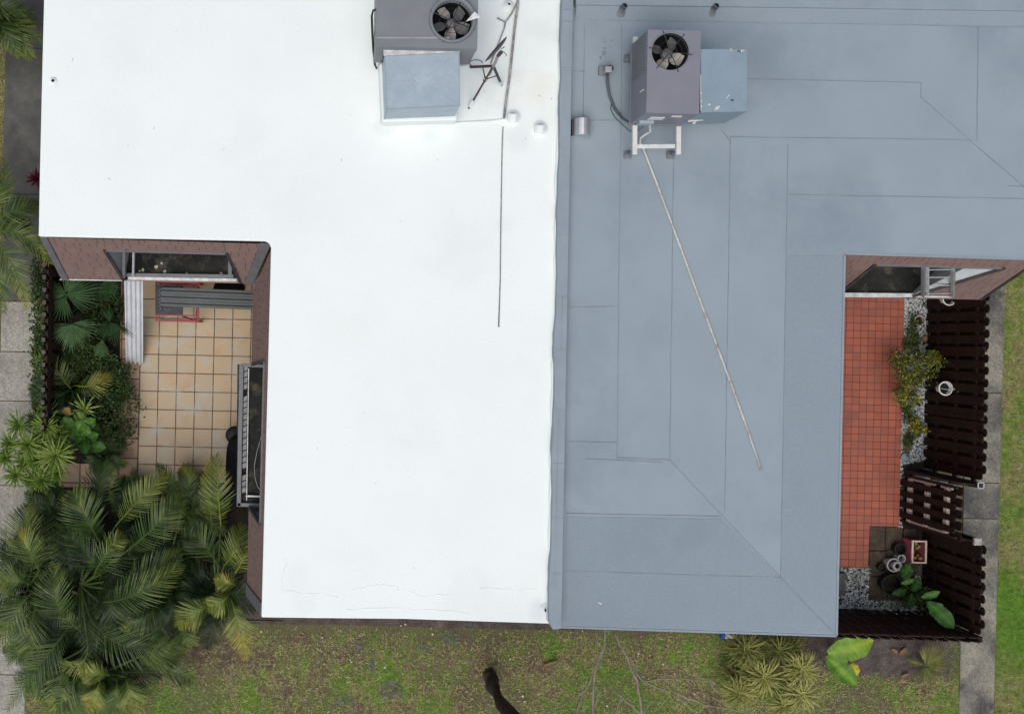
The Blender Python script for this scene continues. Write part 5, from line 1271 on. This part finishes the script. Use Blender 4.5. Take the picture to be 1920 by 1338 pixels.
fan_palm("silvery green fan palm spreading its stiff leaves beside the short wall window", (140, 590), [
    ((124, 553), 1.1, 10, .66, 120, 16, .42, dict(droop=.4)), ((124, 552), 1.12, 165, .40, 90, 9, .52, {}), ((122, 556), 1.05, 250, .52, 90, 12, .48, dict(droop=.4)),
    ((122, 548), 1.12, 70, .40, 70, 6, .55, {}),
    ((134, 608), 1.15, 268, .52, 150, 26, .62, dict(cut=.62, droop=.3)), ((134, 606), 1.1, 345, .55, 60, 8, .55, dict(droop=.5)), ((132, 606), 1.05, 205, .48, 50, 8, .45, dict(droop=.5)),
    ((196, 528), .85, 300, .42, 130, 16, .30, {}), ((160, 540), .6, 20, .5, 140, 16, .18, {})], z0=.3)
fan_palm("small folded fan palm leaf by the garden light", (200, 650), [((192, 636), .55, 262, .38, 75, 13, .52, dict(cut=.9, droop=.1)), ((194, 632), .5, 60, .30, 60, 6, .35, {})], group=None)
fan_palm("dark fan palm half over the silver sheets", (206, 606), [((208, 604), .75, 285, .42, 110, 14, .22, {}), ((216, 606), .85, 325, .46, 22, 4, .06, dict(droop=.2)), ((206, 604), .8, 100, .34, 60, 6, .28, {}), ((205, 608), .7, 215, .36, 80, 8, .15, {})])
fan_palm("dark low fan palm beside the ragged bush", (188, 752), [((188, 750), .5, 20, .36, 200, 20, .18, {}), ((186, 752), .45, 200, .34, 150, 14, .12, {})])

def rosette(mb, c, r, n, tint, el=(8, 70), wd=.016, droop=.35):
    c = Vector(c)
    for k in range(n):
        a = 2.39996 * k + random.uniform(-.2, .2); e = math.radians(el[0] + (el[1] - el[0]) * (k / n) ** .9 + random.uniform(-6, 6)); l_ = r * random.uniform(.8, 1.12)
        d_ = Vector((math.cos(a) * math.cos(e), math.sin(a) * math.cos(e), math.sin(e))); s_ = Vector((-math.sin(a), math.cos(a), 0)); u = s_.cross(d_)
        w_ = wd * random.uniform(.8, 1.15); t0 = max(0, min(1, tint + random.uniform(-.16, .16) + .12 * (k / n))); 
        p0, p1, p2, p3 = c, c + d_ * l_ * .4, c + d_ * l_ * .75 - EZ * droop * l_ * .12, c + d_ * l_ - EZ * droop * l_ * .38
        mb.add([p0 - s_ * w_ * .5, p0 + s_ * w_ * .5, p1 - s_ * w_, p1 - u * w_ * .5, p1 + s_ * w_, p2 - s_ * w_ * .7, p2 - u * w_ * .3, p2 + s_ * w_ * .7, p3],
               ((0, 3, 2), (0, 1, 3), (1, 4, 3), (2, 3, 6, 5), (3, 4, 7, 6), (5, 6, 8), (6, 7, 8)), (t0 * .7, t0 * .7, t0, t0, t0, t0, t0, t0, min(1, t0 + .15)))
def rosette_plant(name, label, cat, base, heads, mat, group=None, wd=.016, n=46, stem=True, droop=.35, el=(8, 70)):
    b0 = P(*base, 0); t = thing(name, label, cat, b0, group)
    if stem:
        m = MB()
        for (px, z, r, ti) in heads: q = P(*px, z); m.tube([b0 + Vector((random.uniform(-.1, .1), random.uniform(-.1, .1), 0)), (b0 + q) / 2 - EZ * .05 + EX * random.uniform(-.06, .06), q - EZ * .02], [.03, .024, .018], 6)
        m.build("stem", TWIG, t, smooth=True)
    m = MB()
    for (px, z, r, ti) in heads: rosette(m, P(*px, z), r, n, ti, wd=wd, droop=droop, el=el)
    m.build("leaves", mat, t); return t
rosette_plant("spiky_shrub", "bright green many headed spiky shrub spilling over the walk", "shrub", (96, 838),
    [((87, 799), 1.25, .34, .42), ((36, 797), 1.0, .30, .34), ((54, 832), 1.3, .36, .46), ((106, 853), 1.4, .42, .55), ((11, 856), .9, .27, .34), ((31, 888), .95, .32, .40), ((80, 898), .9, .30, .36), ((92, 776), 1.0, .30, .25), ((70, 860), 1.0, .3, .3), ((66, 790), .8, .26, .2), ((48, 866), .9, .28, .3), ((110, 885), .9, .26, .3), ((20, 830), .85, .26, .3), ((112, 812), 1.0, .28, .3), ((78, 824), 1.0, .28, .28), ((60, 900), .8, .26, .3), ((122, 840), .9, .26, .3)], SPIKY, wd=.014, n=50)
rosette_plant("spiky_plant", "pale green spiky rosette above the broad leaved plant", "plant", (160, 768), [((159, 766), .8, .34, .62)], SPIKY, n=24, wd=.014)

def blade_leaf(mb, a, b, W, tint, sag=.08, curl=.18, n=30, tipt=None, wave=.02, base_w=.25):
    """broad leaf with a midrib from a to b, width W"""
    a, b = Vector(a), Vector(b); d = (b - a); L_ = d.length; d.normalize(); s_ = d.cross(EZ).normalized(); u = s_.cross(d)
    vs, ts = [], []
    for i in range(n + 1):
        t = i / n; wd = W / 2 * (base_w + (1 - base_w) * min(1, t * 4)) * (1 - max(0, (t - .55) / .45) ** 2.2); wd = max(wd, .002)
        c = a + d * (L_ * t) + u * (sag * L_ * math.sin(math.pi * t)); tt_ = tint if tipt is None else tint + (tipt - tint) * t
        st = .045 * (1 if i % 2 else -1); tear = [random.uniform(.78, 1.03) if random.random() < .12 else 1, random.uniform(.78, 1.03) if random.random() < .12 else 1]
        for k, q in enumerate((-1, -.5, 0, .5, 1)):
            q_ = q * (tear[0] if q == -1 else tear[1] if q == 1 else 1)
            vs.append(c + s_ * (wd * q_) + u * (curl * wd * (abs(q) ** 1.5) + wave * math.sin(t * 17 + q * 2) * abs(q) * wd * 4)); ts.append(max(0, min(1, tt_ + (.22 if q == 0 else st) + random.uniform(-.04, .04))))
    mb.add(vs, [(i * 5 + j, i * 5 + j + 1, i * 5 + j + 6, i * 5 + j + 5) for i in range(n) for j in range(4)], ts)
def leafy(name, label, cat, base, lvs, mat, group=None, z0=.05):
    b0 = P(*base, 0); t = thing(name, label, cat, b0, group)
    m = MB()
    for (a, za, *_r) in lvs: q = P(*a, za); m.tube([b0 + EZ * z0, (b0 + q) / 2 + EZ * .04, q], [.018, .014, .008], 6, tint=.6)
    m.build("stalk", mat, t, smooth=True)
    for (a, za, b, zb, W_, ti, *r) in lvs:
        m = MB(); blade_leaf(m, P(*a, za), P(*b, zb), W_, ti, **(r[0] if r else {})); m.build("leaf", mat, t, smooth=True)
    return t
leafy("banana_plant", "young banana plant with bright leaves and one yellow leaf at the grey house corner", "banana plant", (1553, 1212), [
    ((1552, 1224), .75, (1638, 1199), .9, .42, .46, dict(tipt=.60)), ((1549, 1229), .7, (1606, 1284), .8, .32, .40, {}), ((1596, 1243), .45, (1603, 1268), .45, .20, .96, {}), ((1560, 1222), .6, (1604, 1208), .7, .34, .48, {})], BANANA)
leafy("banana_plant", "dark green broad leaved plant leaning over the fence beside the pots", "banana plant", (1718, 1110), [
    ((1740, 1128), 1.35, (1789, 1178), 1.5, .27, .10, {}), ((1728, 1119), 1.2, (1763, 1108), 1.3, .13, .14, {}), ((1690, 1093), .8, (1716, 1085), .85, .09, .2, {}), ((1692, 1082), .6, (1706, 1056), .6, .20, .08, {}), ((1700, 1090), .6, (1690, 1062), .55, .16, .05, {}),
    ((1712, 1108), .6, (1722, 1080), .6, .16, .05, {}), ((1700, 1105), .5, (1672, 1112), .5, .14, .04, {}), ((1710, 1112), .5, (1700, 1140), .5, .14, .03, {})], BANANA)
L5 = []
for (x, y, a, r, ti) in ((146, 799, 10, 30, .62), (166, 795, 40, 28, .5), (131, 775, 80, 30, .42), (182, 836, -10, 30, .3), (172, 818, 20, 24, .35), (150, 822, -60, 28, .28), (140, 812, 200, 26, .4), (160, 806, -30, 22, .55), (128, 792, 130, 24, .5), (150, 783, 100, 22, .6), (176, 804, 5, 20, .45), (160, 836, -80, 26, .22)):
    c_, s_ = math.cos(math.radians(a)), math.sin(math.radians(a)); L5.append(((x - c_ * r * .5, y + s_ * r * .5), .85 + random.uniform(-.1, .15), (x + c_ * r * .6, y - s_ * r * .6), .9 + random.uniform(-.25, .2), .21, max(.05, ti - .15), dict(curl=.3)))
leafy("broad_leaved_plant", "glossy broad leaved plant tangled with the spiky shrub", "plant", (150, 812), L5, BROAD)
leafy("broad_leaf_shoot", "single brown dying leaf above the broad leaved plant", "leaf", (126, 778), [((122, 778), .9, (130, 763), .95, .16, .99, {})], leaf_mat("dying leaf", [(.16, .10, .03), (.22, .15, .04), (.28, .17, .05)]))

def shrub(name, label, cat, center, z, rad, n, ll, mat, tint=(.2, .8), group=None, shell=.55, up=.6, lw=.5):
    """bush of single leaves spread through an ellipsoid, on stems"""
    b0 = P(*center, 0); c = b0 + EZ * z; rx, ry, rz = rad; t = thing(name, label, cat, b0, group)
    m = MB()
    for k in range(9):
        a = random.uniform(0, 6.28); q = c + Vector((rx * .7 * math.cos(a), ry * .7 * math.sin(a), rz * random.uniform(-.1, .7))); m.tube([b0 + EX * random.uniform(-.04, .04), (b0 + q) / 2 + EZ * .05, q], [.010, .007, .004], 5)
    m.build("stem", TWIG, t, smooth=True)
    m = MB(); cl = [Vector((random.uniform(-1, 1), random.uniform(-1, 1), random.uniform(-.4, 1))).normalized() * random.uniform(.55, 1.0) for _ in range(max(6, n // 45))]
    for k in range(n):
        v = (random.choice(cl) + Vector((random.gauss(0, .22), random.gauss(0, .22), random.gauss(0, .22))))
        p = c + Vector((v.x * rx, v.y * ry, v.z * rz))
        if p.z < .02: p.z = random.uniform(.02, .08)
        a = random.uniform(0, 6.28); nrm = Vector((random.gauss(0, .5), random.gauss(0, .5), up + random.random())).normalized(); d_ = Vector((math.cos(a), math.sin(a), 0)); d_ = (d_ - nrm * d_.dot(nrm)).normalized(); s_ = nrm.cross(d_)
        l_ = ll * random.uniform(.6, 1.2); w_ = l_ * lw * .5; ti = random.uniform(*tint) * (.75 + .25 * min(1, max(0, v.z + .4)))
        m.add([p, p + d_ * l_ * .45 + s_ * w_ - nrm * .1 * l_, p + d_ * l_ * .5 + nrm * 0.02, p + d_ * l_, p + d_ * l_ * .45 - s_ * w_ - nrm * .1 * l_], ((0, 2, 1), (1, 2, 3), (0, 4, 2), (2, 4, 3)), ti)
    m.build("leaves", mat, t); return t
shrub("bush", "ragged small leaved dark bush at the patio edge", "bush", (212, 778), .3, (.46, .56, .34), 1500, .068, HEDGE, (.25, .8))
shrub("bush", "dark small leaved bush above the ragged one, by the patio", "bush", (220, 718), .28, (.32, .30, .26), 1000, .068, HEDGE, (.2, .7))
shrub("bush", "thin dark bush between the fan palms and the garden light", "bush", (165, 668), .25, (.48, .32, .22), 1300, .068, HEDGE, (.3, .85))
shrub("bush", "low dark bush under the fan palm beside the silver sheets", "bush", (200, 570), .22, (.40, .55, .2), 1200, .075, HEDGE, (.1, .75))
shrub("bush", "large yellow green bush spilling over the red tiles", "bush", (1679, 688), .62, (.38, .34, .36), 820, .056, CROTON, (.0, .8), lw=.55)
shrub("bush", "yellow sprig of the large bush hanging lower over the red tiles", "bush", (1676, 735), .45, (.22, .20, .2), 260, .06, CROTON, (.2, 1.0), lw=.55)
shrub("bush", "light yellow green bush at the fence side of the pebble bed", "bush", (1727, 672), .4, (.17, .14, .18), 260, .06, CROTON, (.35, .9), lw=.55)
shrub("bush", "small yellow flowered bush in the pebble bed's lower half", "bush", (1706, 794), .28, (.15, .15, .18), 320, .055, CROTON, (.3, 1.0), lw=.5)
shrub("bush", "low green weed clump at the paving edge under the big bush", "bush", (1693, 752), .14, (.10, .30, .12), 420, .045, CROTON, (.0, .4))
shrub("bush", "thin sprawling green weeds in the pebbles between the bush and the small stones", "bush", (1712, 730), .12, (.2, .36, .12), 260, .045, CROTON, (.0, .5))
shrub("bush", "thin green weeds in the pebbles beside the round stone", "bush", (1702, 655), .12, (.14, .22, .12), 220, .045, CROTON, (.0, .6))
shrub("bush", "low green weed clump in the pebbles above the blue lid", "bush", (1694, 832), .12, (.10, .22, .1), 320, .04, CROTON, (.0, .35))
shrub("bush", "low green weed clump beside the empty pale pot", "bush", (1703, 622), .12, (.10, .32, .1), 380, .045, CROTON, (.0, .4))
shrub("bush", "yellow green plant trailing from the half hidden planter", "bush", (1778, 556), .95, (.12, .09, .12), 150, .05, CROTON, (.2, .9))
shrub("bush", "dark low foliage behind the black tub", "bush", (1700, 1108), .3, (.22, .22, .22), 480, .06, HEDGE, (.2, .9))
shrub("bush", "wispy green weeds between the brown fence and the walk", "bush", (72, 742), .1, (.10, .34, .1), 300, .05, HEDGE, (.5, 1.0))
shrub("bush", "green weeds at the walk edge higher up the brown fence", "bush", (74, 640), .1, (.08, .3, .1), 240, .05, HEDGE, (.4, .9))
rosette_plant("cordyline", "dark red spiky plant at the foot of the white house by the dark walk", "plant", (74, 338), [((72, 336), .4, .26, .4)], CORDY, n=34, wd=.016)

for bx, by, lab, ti in ((112, 690, "narrow feather leaved palm leaning against the brown fence", .3), (170, 800, "dark feather leaved palm between the broad leaved plant and the ragged bush", .12), (112, 545, "feather leaved palm hidden under the silvery fan palm", .14), (200, 850, "ragged dark feather palm at the end of the border paving", .1)):
    palm(lab, "palm", (bx, by), .35, BP, [], 9, .55, rt=(max(0, ti - .12), ti + .1), W=.22, stems=1, jit=.05)
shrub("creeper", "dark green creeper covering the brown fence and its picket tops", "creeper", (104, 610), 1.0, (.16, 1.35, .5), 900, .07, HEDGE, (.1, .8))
# palmettos along the lower lawn
PG = "olive palmettos clumped under the grey house"
for (lab, base, heads) in (("upper palmetto head against the grey roof edge, leaves long and dark", (1398, 1220), [((1397, 1214), .75, .46, .25)]),
                     ("palmetto head nearest the banana plant on the clump's upper rim", (1462, 1222), [((1460, 1218), .6, .36, .16), ((1480, 1214), .5, .30, .2)]),
                     ("palmetto head in the middle of the clump, broad and yellowish", (1436, 1262), [((1434, 1268), .75, .44, .55), ((1412, 1262), .6, .36, .3)]),
                     ("palmetto head at the clump's lower left, wide and pale", (1390, 1290), [((1388, 1298), .65, .40, .5), ((1376, 1262), .4, .28, .3)]),
                     ("palmetto head at the clump's outer side towards the bare soil", (1502, 1250), [((1505, 1256), .7, .42, .6)]),
                     ("lowest palmetto head of the clump, nearest the picture's lower edge", (1500, 1296), [((1504, 1302), .7, .42, .62), ((1470, 1318), .5, .34, .45), ((1484, 1276), .5, .32, .25)])):
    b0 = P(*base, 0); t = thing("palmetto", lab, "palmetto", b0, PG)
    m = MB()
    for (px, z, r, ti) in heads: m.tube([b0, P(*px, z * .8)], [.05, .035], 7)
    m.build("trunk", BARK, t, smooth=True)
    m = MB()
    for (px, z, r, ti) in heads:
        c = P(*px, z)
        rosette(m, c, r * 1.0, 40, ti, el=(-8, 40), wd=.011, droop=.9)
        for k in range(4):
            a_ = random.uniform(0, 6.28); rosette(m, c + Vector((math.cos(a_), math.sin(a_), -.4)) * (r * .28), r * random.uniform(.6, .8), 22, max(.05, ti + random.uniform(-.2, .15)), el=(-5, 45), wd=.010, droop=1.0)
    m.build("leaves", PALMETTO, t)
fan_palm("green fan palm by the lower end of the fence and walk", (1736, 1240), [((1738, 1246), .55, 32, .56, 125, 24, .34, dict(droop=.35)), ((1736, 1246), .55, 100, .42, 34, 6, .42, dict(droop=.2)), ((1736, 1250), .4, 285, .42, 150, 20, .2, dict(droop=.7)), ((1733, 1246), .5, 165, .36, 40, 6, .3, {})], mat=PALMETTO)

# tree whose trunk stands in the lower lawn, crown out of the picture
t = thing("tree", "dark leaning tree trunk rising from the lower lawn", "tree", P(918, 1262))
b0 = P(918, 1264); m = MB()
pts = [b0 + Vector((0, 0, -.05)), b0 + Vector((.0, -.01, .25)), b0 + Vector((-.05, .02, .7)), b0 + Vector((-.02, -.05, 1.5)), b0 + Vector((.08, -.02, 2.4)), b0 + Vector((.05, -.05, 3.6)), b0 + Vector((.0, -.1, 4.8))]
m.tube(pts, [.17, .135, .125, .12, .12, .11, .09], 14)
for i, v in enumerate(m.v):
    q = Vector(v); k = mnoise.noise(q * 6) * .022; c_ = Vector((b0.x, b0.y, q.z)); dd = (q - c_); m.v[i] = tuple(q + dd.normalized() * k) if dd.length > .01 else v
m.build("trunk", BARK, t, smooth=True)
m = MB(); lm = MB()
for k in range(7):
    a = k * .9; s_ = b0 + Vector((0, -.1, 4.7)); e = s_ + Vector((.75 * math.cos(a), .75 * math.sin(a) - .15, .9 + .2 * (k % 3))); m.tube([s_, (s_ + e) / 2 + EZ * .15, e], [.05, .035, .012], 6)
    for j in range(110):
        p = e + Vector((random.gauss(0, .22), random.gauss(0, .22), random.gauss(0, .18))); q = Vector((random.gauss(0, 1), random.gauss(0, 1), random.gauss(0, .6))).normalized() * .1; r_2 = Vector((-q.y, q.x, 0)) * .4
        lm.add([p, p + q * .5 + r_2, p + q, p + q * .5 - r_2], ((0, 1, 2, 3),), random.random())
m.build("branch", BARK, t, smooth=True); lm.build("crown", HEDGE, t)
# bare sapling
t = thing("bare_tree", "leafless grey sapling with thin forking branches over the lower lawn", "tree", P(1128, 1420))
m = MB(); b0 = P(1128, 1420); f0 = P(1120, 1400, 1.4)
m.tube([b0, b0.lerp(f0, .5), f0], [.04, .034, .028], 8); m.build("trunk", TWIG, t, smooth=True)
for line, r0 in (([(1120, 1400, 1.4), (1112, 1330, 1.8), (1116, 1262, 2.0), (1132, 1212, 2.2), (1133, 1172, 2.2)], .017), ([(1122, 1398, 1.4), (1204, 1340, 1.8), (1196, 1276, 2.0), (1172, 1226, 2.1), (1153, 1188, 2.1)], .016),
                 ([(1132, 1212, 2.2), (1115, 1256, 2.1), (1098, 1290, 2.0), (1060, 1318, 1.9), (1005, 1338, 1.8)], .010), ([(1112, 1330, 1.8), (1122, 1300, 2.0), (1134, 1284, 2.0)], .008), ([(1080, 1340, 1.8), (1092, 1300, 1.9), (1098, 1290, 2.0)], .009),
                 ([(1186, 1250, 2.0), (1208, 1278, 2.1), (1236, 1272, 2.1), (1290, 1272, 2.0), (1340, 1279, 1.9)], .011), ([(1208, 1278, 2.1), (1254, 1297, 2.0)], .012), ([(1262, 1296, 1.6), (1320, 1320, 1.6), (1410, 1338, 1.5)], .012), ([(1260, 1300, 1.6), (1312, 1336, 1.5)], .010),
                 ([(1204, 1340, 1.8), (1166, 1306, 1.9), (1140, 1286, 1.9)], .010), ([(1152, 1340, 1.8), (1164, 1306, 1.9)], .008), ([(1226, 1334, 1.7), (1250, 1310, 1.8)], .007), ([(1172, 1226, 2.1), (1205, 1262, 2.0), (1232, 1276, 2.1)], .008), ([(1330, 1280, 1.9), (1344, 1298, 1.8)], .006), ([(1185, 1286, 2.0), (1190, 1262, 2.0)], .006), ([(1112, 1330, 1.8), (1098, 1322, 1.9), (1082, 1338, 1.8)], .007), ([(1133, 1190, 2.2), (1146, 1168, 2.2)], .007), ([(1204, 1340, 1.8), (1222, 1316, 1.8), (1246, 1308, 1.8)], .008), ([(1290, 1272, 2.0), (1318, 1262, 1.9)], .006), ([(1060, 1318, 1.9), (1034, 1312, 1.8)], .006), ([(1115, 1256, 2.1), (1128, 1246, 2.1)], .006), ([(1236, 1272, 2.1), (1262, 1250, 2.0)], .006)):
    pts = []
    for (a, b) in zip(line[:-1], line[1:]):
        for k in range(4): u = k / 4; pts.append(P(a[0] + (b[0] - a[0]) * u + random.uniform(-2, 2), a[1] + (b[1] - a[1]) * u + random.uniform(-2, 2), a[2] + (b[2] - a[2]) * u))
    pts.append(P(*line[-1])); m = MB(); m.tube(pts, [r0 * 1.7 * (1 - .55 * i / len(pts)) for i in range(len(pts))], 6); m.build("branch", TWIG, t, smooth=True)

# litter on the lawn
m = MB(); m.add([(-.02, -.012, 0), (.02, -.016, 0), (.024, .012, 0), (-.012, .018, 0), (-.015, -.009, .018), (.015, -.012, .02), (.018, .009, .017), (-.009, .013, .019)], ((4, 5, 6, 7), (0, 1, 5, 4), (1, 2, 6, 5), (2, 3, 7, 6), (3, 0, 4, 7)))
ch = m.build("stone_chip", CHIP, None, bevel=.004); tag(ch, "small pale stone chip lying in the patchy lower lawn", "stone", "pale chips in the lower lawn")
sp = [(752, 1172), (760, 1170), (604, 1194), (657, 1236), (659, 1240), (722, 1250), (745, 1224), (874, 1296), (956, 1234), (953, 1228), (984, 1314), (980, 1304), (608, 1244), (811, 1188), (948, 1271), (783, 1330), (1028, 1207), (1092, 1182), (1270, 1228), (1243, 1244), (1197, 1224), (1218, 1227), (1138, 1322), (1028, 1308), (970, 1202), (836, 1281), (490, 1183), (700, 1216), (935, 1237), (1302, 1300), (1690, 1210), (556, 1175), (1390, 1322), (1160, 1254)]
repeat(ch, [(P(a, b, .02), random.uniform(0, 6.28), random.uniform(.35, 1.25)) for a, b in sp])
for (px, py, rx, ry, lab) in ((794, 1213, .11, .06, "grey blue splash with a pale rim, under the white roof's middle"), (672, 1211, .07, .13, "upright grey blue splash left of the rimmed one"), (697, 1247, .06, .12, "slanted grey splash lower in the lawn"), (843, 1193, .2, .13, "large faint grey splash close to the white roof edge"), (730, 1290, .22, .16, "ragged grey splash beside a bare patch, nearest the lower edge"), (885, 1170, .05, .09, "small grey splash against the white roof edge"), (650, 1312, .2, .07, "flat grey splash low in the lawn")):
    m = MB(); c = P(px, py)
    for k in range(int(9000 * rx * ry) + 40):
        a = random.uniform(0, 6.28); q = math.sqrt(random.random()); x = c.x + rx * q * math.cos(a) + random.gauss(0, .02); y = c.y + ry * q * math.sin(a) + random.gauss(0, .02); r_2 = random.uniform(.003, .012)
        m.add([(x + r_2 * math.cos(b_ * 1.26 + k), y + r_2 * .7 * math.sin(b_ * 1.26 + k), .028 + random.uniform(0, .02)) for b_ in range(5)], ((0, 1, 2, 3, 4),))
    tag(m.build("dried_splash", DUST, None), lab, "paint splash", None)
for (a, b, W_, lab) in (((1018, 1248), (1050, 1238), .075, "curled dry brown leaf on the lower lawn, near the tree trunk"), ((1687, 1226), (1700, 1214), .1, "dry brown leaf on the soil below the dark fence"), ((1672, 1216), (1682, 1226), .08, "dry grey leaf on the soil beside the banana plant"), ((1690, 1268), (1706, 1262), .07, "dry tan leaf at the lower edge of the soil patch")):
    m = MB(); blade_leaf(m, P(*a, .05), P(*b, .06), W_, .5, curl=.5); tag(m.build("dry_leaf", STRAW, None, smooth=True), lab, "dry leaf")
